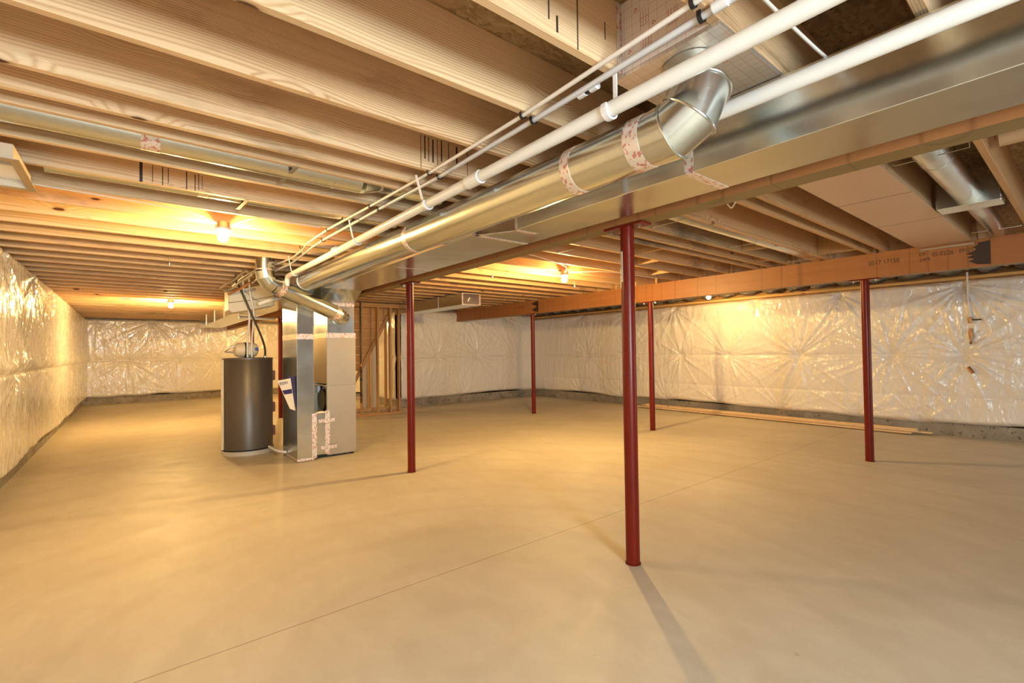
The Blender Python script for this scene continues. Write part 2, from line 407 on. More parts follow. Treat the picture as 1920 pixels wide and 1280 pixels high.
struct('wall_front', mb, CONC, origin=(0, 0, 0))
struct('trim_1', MB().box(XR-.145, XR-.005, YF, YJ, 2.362, 2.402), wood_mat('yellow_sill_wood', (.66, .44, .18), (.52, .31, .11), axis='y'))
struct('wall_right', MB().box(XR+.16, XR+.2, YF-.2, YJ+.2, 2.40, ZT), PLANK)

# ------------------------------------------------------------ insulation blankets
rng = np.random.default_rng(5)
def vnoise(x, y, seed):
    r = np.random.default_rng(seed); G = r.random((257, 257))
    xi = np.floor(x).astype(int); yi = np.floor(y).astype(int); fx = x-xi; fy = y-yi
    fx = fx*fx*(3-2*fx); fy = fy*fy*(3-2*fy)
    g = lambda a, b: G[a % 257, b % 257]
    return (g(xi, yi)*(1-fx)+g(xi+1, yi)*fx)*(1-fy)+(g(xi, yi+1)*(1-fx)+g(xi+1, yi+1)*fx)*fy
def fbm(x, y, seed, o=3):
    return sum(vnoise(x*2**i, y*2**i, seed+i)*.5**i for i in range(o))/sum(.5**i for i in range(o))
def blanket(name, label, p0, direc, normal, L, rows, pins, zb=.2, zt=2.475, step=.018, T=.085, seed=1, wall_gap=.0, sag=0.0, part_y=None):
    nu, nz = int(L/step), int((zt-zb)/step)
    u = np.linspace(0, L, nu+1); z = np.linspace(zb, zt, nz+1); U, Z = np.meshgrid(u, z, indexing='ij')
    # wavy bottom hem
    hem = (fbm(U*1.1, U*0+3, seed+50, 2)-.5)*.09
    Zw = Z+hem*np.clip((zb+.45-Z)/.45, 0, 1)**2
    d = np.full_like(U, 1.0)
    for rz, depth in rows:      # quilting lines pull the facing in
        d *= 1-depth*(.65*np.exp(-np.abs(Z-rz)/.07)+.35*np.exp(-np.abs(Z-rz)/.012))
    D = .02+T*d*(.90+.2*fbm(U*.7, Z*.6, seed+3, 1))
    vert = 1-np.abs(2*fbm(U*7.0+1.5*fbm(U*2, Z*2, seed+9), Z*1.1, seed+5, 3)-1)
    D += .011*(vert**7)*(.35+fbm(U*.8, Z*.8, seed+33, 2))
    dg = 1-np.abs(2*fbm((U+Z*.8)*4.5, (Z-U*.5)*1.3, seed+7, 2)-1); D += .004*dg**8
    dg = 1-np.abs(2*fbm((U-Z*.9)*5, (Z+U*.5)*1.2, seed+17, 2)-1); D += .004*dg**8
    D += .003*(fbm(U*14, Z*10, seed+8, 2)-.5)
    for i, (pu, pz, amp) in enumerate(pins):
        du, dz = U-pu, Z-pz; r = np.hypot(du, dz)+1e-4; m = r < 1.3
        th = np.arctan2(dz, du); k = 9
        tt = (th/(2*PI)+.5)*34
        R = np.random.default_rng(seed*100+i); tab = R.random(35); tab[34] = tab[0]
        ii = np.clip(np.floor(tt).astype(int), 0, 33); ff = tt-ii; ff = ff*ff*(3-2*ff)
        nn = tab[ii]*(1-ff)+tab[ii+1]*ff
        ridge = (1-np.abs(2*nn-1))**4
        D += amp*np.where(m, .050*ridge*np.exp(-r/.45)*(1-np.exp(-r/.09)), 0)
        D -= np.where(m, (.75*amp*T)*np.exp(-(r/.085)**1.3), 0)
    if sag: D += sag*np.exp(-((Z-(1.30+.05*np.sin(U*3)))/.10)**2)*(fbm(U*1.4, Z*0, seed+21, 2)*1.4-.1)
    edge = np.clip(np.minimum(Z-zb, zt-Z)/.06, 0, 1)**.5; D = .012+D*edge
    P = np.array(p0)[None, None, :]+U[..., None]*np.array(direc)[None, None, :]+D[..., None]*np.array(normal)[None, None, :]
    P[..., 2] += Zw
    V = P.reshape(-1, 3); n = V.shape[0]
    idx = np.arange(n).reshape(nu+1, nz+1)
    a, b, c, e = idx[:-1, :-1].ravel(), idx[1:, :-1].ravel(), idx[1:, 1:].ravel(), idx[:-1, 1:].ravel()
    cr = np.cross(np.array(direc), np.array([0, 0, 1.])); F = np.stack([a, b, c, e], 1) if cr@np.array(normal) > 0 else np.stack([a, e, c, b], 1)
    # back sheet, so the blanket is a closed pad
    me = bpy.data.meshes.new(name)
    back = []
    for uu in (0, L):
        for zz in (zb, zt): back.append(np.array(p0)+uu*np.array(direc)+np.array([0, 0, zz]))
    V = np.vstack([V, np.array(back)]); B = n
    quad = [B, B+1, B+3, B+2] if cr@np.array(normal) > 0 else [B, B+2, B+3, B+1]
    F = np.vstack([F, [quad]])
    me.vertices.add(len(V)); me.vertices.foreach_set('co', V.astype(np.float32).ravel())
    me.loops.add(F.size); me.loops.foreach_set('vertex_index', F.astype(np.int32).ravel())
    me.polygons.add(len(F)); me.polygons.foreach_set('loop_start', np.arange(0, F.size, 4, dtype=np.int32))
    try: me.polygons.foreach_set('loop_total', np.full(len(F), 4, dtype=np.int32))
    except Exception: pass
    me.polygons.foreach_set('use_smooth', np.ones(len(F), dtype=bool))
    me.update(calc_edges=True); me.validate()
    me.materials.append(VINYL)
    o = bpy.data.objects.new(name, me); COL.objects.link(o)
    o['label'] = label; o['category'] = 'insulation blanket'; return o
ROWS = [(1.24, .62)]
# right wall: u runs away from the camera (+y) from y = -3.1
y0 = -3.1
pr = [(y-y0, z, a) for y, z, a in ((6.03, 2.3, 1), (4.27, 2.3, 1.3), (2.81, 2.28, 1.3), (1.25, 2.27, 1.5), (7.4, 2.3, 1), (8.9, 2.3, .8), (-.4, 2.3, 1), (-2, 2.3, 1),
      (5.92, 1.24, .9), (4.84, 1.24, .9), (3.49, 1.23, 1.2), (2.12, 1.23, 1.3), (1.27, 1.24, 1.0), (7.3, 1.24, .8), (8.7, 1.24, .8), (0, 1.24, 1), (-1.5, 1.24, 1),
      (6.31, .23, .8), (5.06, .22, .8), (3.81, .22, .8), (2.6, .22, .8), (1.76, .2, .8), (7.6, .22, .8), (9.0, .22, .7))]
blanket('insulation_blanket', 'white plastic-faced insulation blanket with star-shaped pleats on the long wall behind the trim boards', (XR, y0, 0), (0, 1, 0), (-1, 0, 0), YJ-y0-.10,
        [(1.24, .5), (.6, .10), (1.5, .08), (.6, .1)], pr, zt=2.36, seed=3)
pl = [(y-y0, z, a) for y, z, a in ((7.4, 1.22, .7), (9.4, 1.22, .7), (11.3, 1.22, .6), (13.5, 1.22, .6), (15.6, 1.22, .6), (5.6, 1.22, .7), (3.5, 1.22, .7), (8.3, 2.4, .8), (10.2, 2.4, .8), (6.6, 2.4, .8), (12.5, 2.4, .7), (15, 2.4, .7))]
blanket('insulation_blanket', 'white plastic-faced insulation blanket bulging over its seam along the wall beside the ceiling light boot', (XL, y0, 0), (0, 1, 0), (1, 0, 0), YB-y0-.11,
        [(1.22, .55)], pl, seed=11, step=.022, T=.085, sag=.05)
pb = [(u, z, a) for u, z, a in ((1.0, 1.26, .8), (2.2, 1.26, .8), (3.3, 1.25, .8), (1.58, 2.42, 1.2), (3.0, 2.42, 1.0), (.3, 2.4, .6), (4.4, 1.25, .8), (4.5, 2.4, .8), (2.17, .22, .7))]
blanket('insulation_blanket', 'white plastic-faced insulation blanket on the farthest wall behind the water heater', (XL, YB, 0), (1, 0, 0), (0, -1, 0), XJ-XL-.11,
        [(1.26, .55)], pb, seed=21, step=.02, T=.08)
pc = [(x-XJ, z, a) for x, z, a in ((6.3, 1.27, 1), (7.6, 1.27, 1), (8.9, 1.26, .9), (8.6, 2.35, 1), (5.7, 2.3, .8), (7.2, 2.35, .8), (7, .2, .7), (8.4, .2, .7), (5.9, .2, .7))]
blanket('insulation_blanket', 'white insulation blanket on the end wall between stair framing and far red column', (XJ, YJ, 0), (1, 0, 0), (0, -1, 0), XR-XJ-.1,
        [(1.27, .55), (1.16, .12)], pc, seed=31, step=.018, T=.08)
blanket('insulation_blanket', 'short white insulation blanket on the return wall behind the stair framing', (XJ, YJ-.03, 0), (0, 1, 0), (-1, 0, 0), YB-YJ-.2,
        ROWS, [(2, 1.25, .8), (4, 1.25, .8)], seed=41, step=.04, T=.08)

# ------------------------------------------------------------ beams
def beam(x0, x1, yb, ye, zt, label):
    t = thing('support_beam', label, 'beam', ((x0+x1)/2, (yb+ye)/2, 2.2))
    mb = MB().box(x0, x1, yb, ye, 2.2, zt)
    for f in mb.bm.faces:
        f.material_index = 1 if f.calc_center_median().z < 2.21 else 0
    obj('beam_body', mb, [LVL, LVLB], t)
    return t
B1 = beam(2.476, 2.612, YF, YB-.05, ZJ, 'orange laminated wood beam beside the long rectangular duct, on the nearer row of red columns')
B2 = beam(6.885, 7.02, YF, YJ-.03, ZJ, 'orange laminated wood beam with black ink stamps and a dark glue stain, parallel to the insulated wall')
def text_part(s, size, loc, rot, mat, parent, name='ink_stamp', label=None, thick=.0004, sx=1.0):
    c = bpy.data.curves.new(name, 'FONT'); c.body = s; c.size = size; c.extrude = thick; c.align_x = 'LEFT'; c.resolution_u = 3
    tmp = bpy.data.objects.new(name+'_tmp', c); COL.objects.link(tmp)
    bpy.context.view_layer.update()
    dg = bpy.context.evaluated_depsgraph_get(); me = bpy.data.meshes.new_from_object(tmp.evaluated_get(dg))
    bpy.data.objects.remove(tmp); bpy.data.curves.remove(c)
    me.materials.clear(); me.materials.append(mat)
    from mathutils import Euler
    mat4 = Matrix.Translation(Vector(loc)-world_loc(parent)) @ Euler(rot).to_matrix().to_4x4() @ Matrix.Diagonal((sx, 1, 1, 1))
    me.transform(mat4)
    o = bpy.data.objects.new(name, me); COL.objects.link(o); o.parent = parent
    if label: o['label'] = label
    return o
RX = (PI/2, 0, -PI/2); bx = 6.884
text_part('DF', .052, (bx, 1.235, 2.388), RX, INK, B2); text_part('24M', .052, (bx, 1.235, 2.325), RX, INK, B2)
text_part('05-02/26', .066, (bx, 1.125, 2.365), RX, INK, B2, sx=.75); text_part('09125', .062, (bx, .905, 2.37), RX, INK, B2, sx=.72)
text_part('0517 17150', .072, (bx, 1.70, 2.35), RX, INK, B2, sx=.85)
mb = MB(); ys = [.765, .80, .835, .79, .85, .80, .86, .79, .775, .80, .76, .755]
pts = [(bx, .668, 2.462), (bx, .668, 2.215)] + [(bx, y, 2.215+.247*(i+.5)/12) for i, y in enumerate(ys)]
mb.poly(pts, .0006, (-1, 0, 0)); obj('glue_stain', mb, GLUE, B2)
mb = MB(); pts = [(bx, 7.60, 2.47), (bx, 7.60, 2.23)] + [(bx, y, 2.23+.24*(i+.5)/8) for i, y in enumerate((7.72, 7.8, 7.76, 7.66, 7.66, 7.78, 7.82, 7.7))]
mb.poly(pts, .0006, (-1, 0, 0)); obj('glue_stain', mb, GLUE, B2)
text_part('A 24F-DF', .05, (bx, 8.3, 2.36), RX, INK, B2)
# light metal edge strip over beam 2 belongs to the foil panel (built below)

# ------------------------------------------------------------ joists
def joist_mesh(L, name='joist', mat=None):
    mb = MB().box(0, L, -.019, .019, 0, ZT-ZJ)
    bm = mb.bm; bmesh.ops.recalc_face_normals(bm, faces=bm.faces)
    bmesh.ops.bevel(bm, geom=[e for e in bm.edges if abs((e.verts[0].co-e.verts[1].co).x) > .5], offset=.003, segments=1, affect='EDGES')
    me = bpy.data.meshes.new(name); bm.to_mesh(me); bm.free(); me.materials.append(mat or PINE); return me
LY = [-2.65, -2.2, -1.77, -1.35, -.93, -.5, -.08, .34, .785, 1.19, 1.645, 2.09, 2.53, 2.94, 3.37, 3.79, 4.22, 4.65]
while LY[-1]+.4237 < YB-.1: LY.append(round(LY[-1]+.4237, 4))
vis = [y for y in LY if y > .2]
mL = joist_mesh(2.56-XL+.02); first = None
def put_joist(me, x, y, label, group):
    global first
    if first is None: first = bpy.data.objects.new('ceiling_joist', me)
    o = first if not first.users_collection else first.copy()
    o.data = me; COL.objects.link(o); o.location = (x, y, ZJ); o['label'] = label; o['category'] = 'joist'; o['group'] = group
    return o
k = 0
for y in LY:
    if y < .2: lab = 'pine joist over the aisle with the water heater, %s one behind the camera' % ordn(len([q for q in LY if y <= q < .2]))
    else:
        k += 1; lab = 'bare pine ceiling joist of the aisle beside the round duct, %s counted from the camera' % ordn(k)
    put_joist(mL, XL-.02, y, lab, 'joists of the aisle with the water heater')
put_joist(mL, XL-.02, 2.775, 'extra grey-streaked pine joist doubled between the fifth and sixth joists', 'joists of the aisle with the water heater')
mM = joist_mesh(7.03-2.5, mat=PINE_DIM); k = 0
MY = [y+.042 for y in LY if y < YJ-.1]
for y in MY:
    if y < .2: lab = 'pine joist between the two beams, %s one behind the camera' % ordn(len([q for q in MY if y <= q < .2]))
    else:
        k += 1; lab = 'pine ceiling joist between the two beams, %s counted from the camera' % ordn(k)
    put_joist(mM, 2.5, y, lab, 'joists between the two beams')
for y, lab in ((1.535, 'extra pine joist between the two beams just past the foil-faced panel'), (2.815, 'doubled pine joist between the two beams, before the sixth one')):
    put_joist(mM, 2.5, y, lab, 'joists between the two beams')
mR = joist_mesh(XR+.15-6.9, mat=PINE_DIM); k = 0
for y in LY:
    if y > YJ-.1: continue
    k += 1
    put_joist(mR, 6.9, y+.002, 'pine ceiling joist past the stamped beam above the insulated wall, %s from the front' % ordn(k), 'joists above the pleated wall')
# deep aisle continues past the end wall: short joists over the stairwell
mS = joist_mesh(XJ-2.5, mat=PINE_DIM); k = 0
for y in [q+.042 for q in LY if q >= YJ+.25]:
    k += 1; put_joist(mS, 2.5, y, 'short pine joist over the stair opening, %s behind the end wall line' % ordn(k), 'joists over the stairwell')
# blocking between joists seen beyond the pipes
obj('blocking_board', MB().box(2.55, 2.588, .805, 1.17+.0, ZJ, ZT), PINE2, label='reddish wood blocking board set upright between two joists above the second pipe', cat='blocking')
for i, (x, ya, yb_) in enumerate(((5.5, 2.15, 2.55), (6.35, 2.6, 2.96), (5.2, 3.45, 3.81), (6.1, 3.87, 4.24), (4.6, 3.01, 3.39), (6.5, 1.72, 2.11))):
    obj('blocking_board', MB().box(x, x+.038, ya, yb_, ZJ+.01, ZT), PINE2, label='short wood blocking piece bridging two joists between the beams, %s of six' % ordn(i+1), cat='blocking', group='blocking between joists')
def ink_marks(y, strips):
    j = [o for o in COL.objects if o.name.startswith('ceiling_joist') and abs(o.location.y-y) < .005 and o.location.x < 0][0]
    mb = MB()
    for i, (x, w_, a, b) in enumerate(strips):
        mb = MB(); mb.box(x-w_/2, x+w_/2, y-.0196, y-.0190, ZJ+a, ZJ+b)
        bmesh.ops.translate(mb.bm, verts=mb.bm.verts, vec=-Vector(j.location)); bmesh.ops.recalc_face_normals(mb.bm, faces=mb.bm.faces)
        me = bpy.data.meshes.new('ink_stamp'); mb.bm.to_mesh(me); mb.bm.free(); me.materials.append(INK)
        o = bpy.data.objects.new('ink_stamp', me); COL.objects.link(o); o.parent = j
ink_marks(3.79, [(.05, .016, .0, .13), (.108, .004, .01, .12), (.16, .005, .0, .12), (.19, .004, .02, .12), (.288, .006, .0, .12), (.335, .005, -.0, .11), (.355, .004, .01, .12), (.375, .003, .02, .11)])
ink_marks(2.53, [(1.348, .004, .0, .2), (1.375, .008, .06, .2), (1.40, .005, .05, .2), (1.43, .010, .05, .19), (1.46, .004, .04, .2), (1.49, .008, .07, .2), (1.54, .005, .07, .2), (1.60, .012, .06, .19), (1.68, .004, .03, .2)])
ink_marks(1.19, [(1.275, .006, .0, .19), (1.17, .010, .02, .08), (1.13, .006, .05, .12), (1.43, .005, .10, .17)])
# rim insulation over the insulated wall
ys_ = sorted([y+.002 for y in LY if y < YJ-.1]); g = 0
for a, b in zip(ys_, ys_[1:]):
    if a < 0: continue
    g += 1
    bm = bmesh.new(); bmesh.ops.create_icosphere(bm, subdivisions=3, radius=.5)
    R = random.Random(g*7)
    for v in bm.verts:
        n = 1+.25*math.sin(v.co.x*9+g)*math.sin(v.co.y*11+2*g)*math.sin(v.co.z*8+g)
        v.co = Vector((v.co.x*.30*n, v.co.y*(b-a-.05)*n*.98, v.co.z*.26*n)); v.co.y = max(min(v.co.y, (b-a)/2-.022), -(b-a)/2+.022)
    m_ = MB(); m_.bm = bm; bmesh.ops.translate(bm, verts=bm.verts, vec=(XR-.0, (a+b)/2, 2.575))
    obj('insulation_batt', m_, BATT, smooth=True, label='crumpled foil-faced batt stuffed above the insulated wall, %s counted from the camera' % ordn(g), cat='insulation batt', group='batts above the pleated wall')

# ------------------------------------------------------------ red columns
def column(x, y, label, sticker=False, rot=False):
    t = thing('steel_column', label, 'column', (x, y, 0), 'red steel columns')
    obj('column_tube', MB().cyl((x, y, .006), (x, y, 2.186), .0445, 32), RED, t, smooth=True)
    obj('base_plate', MB().cyl((x, y, 0), (x, y, .008), .05, 24), RED, t, smooth=True)
    mb = MB().box(x-.055, x+.055, y-.15, y+.15, 2.186, 2.198); obj('top_plate', mb, RED, t)
    for dy in (-.11, .11):
        obj('bolt', MB().cyl((x-.02, y+dy, 2.166), (x-.02, y+dy, 2.187), .011, 6), STRAP, t)
    return t
CX1, CX2 = 2.545, 6.952
C1 = column(CX1, 1.93, 'thick glossy oxide-red steel column nearest the camera with a peeling white sticker')
mb = MB()
a0, a1 = math.radians(140), math.radians(176)
pts = [(math.cos(a0+(a1-a0)*i/4), math.sin(a0+(a1-a0)*i/4)) for i in range(5)]
for i in range(4):
    (c0, s0), (c1, s1) = pts[i], pts[i+1]; q = .0452
    for z0_, z1_ in ((1.93, 2.03), (1.83, 1.935)):
        mb.poly([(CX1+c0*q, 1.93+s0*q, z0_), (CX1+c1*q, 1.93+s1*q, z0_), (CX1+c1*q, 1.93+s1*q, z1_), (CX1+c0*q, 1.93+s0*q, z1_)])
obj('sticker', mb, STICK, C1, label='peeling white paper sticker')
column(CX1, 5.04, 'slim oxide-red steel column standing just right of the furnace ducts')
column(CX1, 8.1, 'oxide-red steel column hidden behind the furnace')
column(CX1, 11.2, 'oxide-red steel column between the water heater and the tall duct')
column(CX1, 14.25, 'oxide-red steel column far behind the water heater')
column(CX2, 1.76, 'oxide-red steel column under the stamped beam, nearest to the glue stain')
column(CX2, 4.81, 'oxide-red steel column just right of the nearest one, middle of the far row')
column(CX2, 7.87, 'oxide-red steel column near the far corner of the room')

# ------------------------------------------------------------ light bulbs
def bulb(x, y, label, em=None):
    t = thing('ceiling_light', label, 'ceiling light', (x, y, 2.38))
    zt_ = ZJ+.01
    mb = MB().lathe([(.0, zt_-2.38-.005), (.052, zt_-2.38-.005), (.056, zt_-2.38-.055), (.0, zt_-2.38-.055)], (x, y, 2.38), 24); obj('metal_box', mb, STRAP, t, smooth=True)
    mb = MB().lathe([(.0, .062), (.060, .062), (.058, .045), (.030, .034), (.026, .018), (0, .018)], (x, y, 2.38), 28); obj('lamp_holder', mb, WHITEP, t, smooth=True)
    prof = [(.0005, -.0562)] + [(.040*math.cos(a), -.018+.038*math.sin(a)) for a in [math.radians(d) for d in range(-80, 41, 12)]] + [(.015, .02), (.0005, .022)]
    mb = MB().lathe(prof, (x, y, 2.385), 20); obj('light_bulb', mb, em or bulbm, t, smooth=True)
    return t
bulb(.60, 4.56, 'bare lit bulb in a ceiling lamp holder above the aisle, nearest to the camera', glow('lit_bulb_a', BULB, BULB_E*.85))
bulb(.62, 11.5, 'bare lit bulb far down the aisle near the farthest wall', glow('lit_bulb_b', BULB, BULB_E*1.8))
bulb(4.70, 4.64, 'bare lit bulb between the two beams, seen left of the nearest column', glow('lit_bulb_c', BULB, BULB_E*2.0))
bulb(3.5, 15.0, 'bare lit bulb hidden behind the furnace near the stair opening', glow('lit_bulb_e', BULB, BULB_E*1.2))
bulb(8.66, 4.68, 'bare lit bulb in front of the pleated wall, just under the stamped beam', glow('lit_bulb_d', BULB, BULB_E*.5))
bulb(.56, -2.3, 'white bulb behind the camera over the aisle', coolm)
def cable(name, pts, r, mat, label, cat='cable', group=None, sub=6):
    P = [Vector(p) for p in pts]; out = []
    for i in range(len(P)-1):
        p0 = P[max(i-1, 0)]; p1 = P[i]; p2 = P[i+1]; p3 = P[min(i+2, len(P)-1)]
        for s in range(sub):
            t = s/sub
            out.append(.5*((2*p1)+(-p0+p2)*t+(2*p0-5*p1+4*p2-p3)*t*t+(-p0+3*p1-3*p2+p3)*t**3))
    out.append(P[-1])
    return obj(name, MB().tube(out, r, 10), mat, smooth=True, label=label, cat=cat, group=group)
cable('electrical_cable', [(-1.0, 4.12, 2.484), (-.4, 4.2, 2.483), (.16, 4.26, 2.48), (.38, 4.33, 2.478), (.545, 4.50, 2.468)], .005, CABLE, 'white cable stapled under the joists running to the nearest bulb')
cable('electrical_cable', [(.655, 4.50, 2.468), (.72, 4.35, 2.478), (.80, 4.22, 2.483), (1.0, 4.21, 2.484), (1.28, 4.215, 2.484)], .005, CABLE, 'white cable leaving the nearest bulb towards the round duct')
cable('electrical_cable', [(2.75, 3.9, 2.484), (3.6, 4.05, 2.482), (4.3, 4.27, 2.478), (4.55, 4.45, 2.472), (4.66, 4.6, 2.468)], .005, CABLE, 'white cable sagging under the joists to the bulb between the beams')
cable('electrical_cable', [(4.75, 4.62, 2.468), (4.9, 4.5, 2.478), (5.3, 4.3, 2.484), (6.4, 4.28, 2.484)], .005, CABLE, 'white cable leaving the bulb between the beams towards the stamped beam')

# ------------------------------------------------------------ rectangular trunk duct
T1 = thing('rectangular_duct', 'long shiny rectangular trunk duct hung beside the near beam', 'duct', (2.1, 2.5, 2.2))
zt_ = 2.47
def ductbox(x0, x1, ya, yb, name='duct_section', lab=None, z0=2.2, par=T1, zt=zt_, mat=GALV):
    mb = MB().box(x0, x1, ya, yb, z0, zt); return obj(name, mb, mat, par, bevel=.003, label=lab)
ductbox(2.012, 2.345, -2.6, 1.17); ductbox(2.012, 2.345, 1.171, 2.44)
A = [(2.012, 2.441, 2.2), (2.345, 2.441, 2.2), (2.345, 2.441, zt_), (2.012, 2.441, zt_)]
Bq = [(1.862, 2.715, 2.2), (2.345, 2.715, 2.2), (2.345, 2.715, zt_), (1.862, 2.715, zt_)]
obj('duct_transition', MB().hull(A, Bq), GALV, T1)
ductbox(1.862, 2.345, 2.716, 4.17); ductbox(1.862, 2.345, 4.171, 6.0)
def tape_band(x0, x1, y, wd=.022, zt=zt_, side=True, par=T1):
    mb = MB().box(x0-.0012, x1+.001, y-wd, y+wd, 2.1985, 2.2)
    if side: mb.box(x0-.0012, x0, y-wd, y+wd, 2.2, zt)
    obj('foil_tape', mb, TAPE, par)
tape_band(2.012, 2.345, 1.17); tape_band(2.012, 2.2, 2.44, .02); tape_band(1.862, 2.345, 2.716, .018); tape_band(1.95, 2.345, 4.17, .012)
mb = MB(); mb.poly([(2.005, 2.46, 2.1985), (2.03, 2.45, 2.1985), (1.9, 2.73, 2.1985), (1.865, 2.72, 2.1985)], .0012, (0, 0, 1)); obj('foil_tape', mb, TAPE, T1)
for y in (1.545, 3.1):
    mb = MB().box(1.99 if y < 2.4 else 1.842, 2.012 if y < 2.4 else 1.862, y-.012, y+.012, 2.205, zt_+.0); obj('hanger_strap', mb, STRAP, T1)
# flare from the trunk down to the furnace plenum
A = [(1.95, 6.0, 2.2), (2.345, 6.0, 2.2), (2.345, 6.0, zt_), (1.95, 6.0, zt_)]
Bq = [(1.98, 6.5, 2.075), (2.43, 6.5, 2.075), (2.43, 6.5, zt_), (1.98, 6.5, zt_)]
obj('duct_transition', MB().hull(A, Bq), GALV, T1)
ductbox(1.98, 2.43, 6.5, 7.1, 'duct_section', z0=2.075)
T2 = thing('rectangular_duct', 'rectangular trunk duct running on behind the furnace towards the farthest wall', 'duct', (1.85, 12, 2.2))
ductbox(1.58, 2.14, 7.35, 11.5, par=T2, z0=2.2); ductbox(1.58, 2.14, 11.501, 16.6, par=T2, z0=2.2)
T2b = None
for y in (8.6, 10.1, 11.9, 13.4, 15):
    obj('hanger_strap', MB().box(1.572, 1.58, y-.015, y+.015, 2.19, ZJ), STRAP, T2)

# ------------------------------------------------------------ round trunk duct with elbow
RX0, RZ0, RR = 1.575, 2.200, .102
T3 = thing('round_duct', 'shiny round sheet-metal duct with a jointed elbow rising to the foil-faced joist bay', 'duct', (RX0, 3.5, RZ0-RR))
mb = MB().tube([(RX0, 5.70, RZ0+.026), (RX0, 4.4, RZ0+.014), (RX0, 3.02, RZ0)], RR, 48); obj('pipe_section', mb, GALV, T3, smooth=True)
mb = MB().tube([(RX0, 3.019, RZ0), (RX0, 1.03, RZ0)], RR-.0005, 48); obj('pipe_section', mb, GALV, T3, smooth=True)
for y, wd in ((3.02, .022), (1.45, .026), (1.10, .034)):
    mb = MB().tube([(RX0, y-wd, RZ0), (RX0, y+wd, RZ0)], RR+.0012, 48); obj('foil_tape', mb, TAPE, T3, smooth=True)
# three mitred gores turning up into the bay
SEAM = [(Vector((RX0, 1.06, RZ0)), Vector((0, -1, 0))),
        (Vector((RX0, .955, RZ0)), Vector((0, -math.cos(math.radians(0)), 0))),
        ]
def gore(cuts, name='elbow_gore'):
    """cuts: list of (centre, plane normal, pipe direction) - a slanted ring at each cut"""
    rings = []; mb = MB()
    for c, n, d in cuts:
        c = Vector(c); n = Vector(n).normalized(); d = Vector(d).normalized(); sx = Vector((1, 0, 0)); sy = d.cross(sx).normalized(); sx = sy.cross(d).normalized(); ring = []
        for k in range(48):
            a = 2*PI*k/48; p = c+(sx*math.cos(a)+sy*math.sin(a))*(RR+.0015); t = (c-p).dot(n)/d.dot(n); ring.append(mb.bm.verts.new(p+d*t))
        rings.append(ring)
    for A_, B_ in zip(rings, rings[1:]):
        for k in range(48): mb.bm.faces.new((A_[k], A_[(k+1) % 48], B_[(k+1) % 48], B_[k]))
    return obj(name, mb, GALV, T3, smooth=True)
def dirv(deg): return Vector((0, -math.cos(math.radians(deg)), math.sin(math.radians(deg))))
c0 = Vector((RX0, 1.06, RZ0)); c1 = Vector((RX0, .975, RZ0)); c2 = c1+dirv(0)*.0
def slerp(a, b, t):
    a, b = Vector(a).normalized(), Vector(b).normalized(); o = a.angle(b); return (a*math.sin((1-t)*o)+b*math.sin(t*o))/math.sin(o)
vA, vB, vC = Vector((.162, -.836, .525)).normalized(), Vector((.294, -.251, .922)).normalized(), Vector((.353, .387, .852)).normalized()
E0, E1 = Vector((RX0, 1.03, RZ0)), Vector((RX0, .977, RZ0))
E2 = E1+vA*.071; E3 = E2+vB*.088; E4 = E3+vC*((2.472-E3.z)/vC.z)
d0, dA, dB, dC = (E1-E0).normalized(), (E2-E1).normalized(), (E3-E2).normalized(), (E4-E3).normalized()
n1, n2, n3 = d0+dA, dA+dB, dB+dC
gore([(E0, d0, d0), (E1, n1, d0)]); gore([(E1, n1, dA), (E2, n2, dA)]); gore([(E2, n2, dB), (E3, n3, dB)]); gore([(E3, n3, dC), (E4, (0, 0, 1), dC)])
for c, n, d in ((E1, n1, d0), (E2, n2, dA), (E3, n3, dB)):
    n = n.normalized(); sx = Vector((1, 0, 0)); sy = d.cross(sx).normalized(); sx = sy.cross(d).normalized(); ring = []
    for k in range(48):
        a = 2*PI*k/48; p = c+(sx*math.cos(a)+sy*math.sin(a))*(RR+.004); t = (c-p).dot(n)/d.dot(n); ring.append(p+d*t)
    obj('elbow_seam', MB().tube(ring, .0045, 8, closed=True), GALV, T3, smooth=True)

# ------------------------------------------------------------ foil-faced joist bay
F1 = thing('foil_faced_board', 'foil duct board with red grid print boxing in the joist bay above the elbow', 'duct board', (1.8, .985, ZJ))
ya, yb_ = .806, 1.169
obj('end_board', MB().box(1.53, 1.55, ya, yb_, ZJ-.0, ZT-.004), FOILK, F1)
obj('bottom_board', MB().box(1.53, 2.46, .768, 1.208, ZJ-.016, ZJ-.002), FOIL, F1)
obj('foil_tape', MB().box(1.500, 1.5285, yb_-.0005, yb_+.0008, ZJ, ZT-.004), TAPE, F1)
def recycle(parent, c, ax, size):
    """small triangle of three arrows printed in red"""
    mb = MB(); cx, cy, cz = c
    for k in range(3):
        a = k*2*PI/3+.4
        pts = []
        for (r, da) in ((size, 0), (size, .95), (size*1.25, 1.0), (size*.8, 1.5), (size*.42, 1.05), (size*.62, .95), (size*.55, .1)):
            x, z = r*math.cos(a+da), r*math.sin(a+da)
            pts.append((cx, cy+x, cz+z) if ax == 'x' else (cx+x, cy+z, cz))
        mb.poly(pts, .0004, (1, 0, 0) if ax == 'x' else (0, 0, 1))
    obj('printed_mark', mb, REDINK, parent)
for (y, z) in ((1.13, 2.56), (1.02, 2.62), (.92, 2.53), (1.10, 2.71), (.86, 2.60)): recycle(F1, (1.5292, y, z), 'x', .008)
for (x, y) in ((1.75, .86), (1.95, 1.0), (1.85, 1.12), (2.1, .84)): recycle(F1, (x, y, ZJ-.0168), 'z', .008)
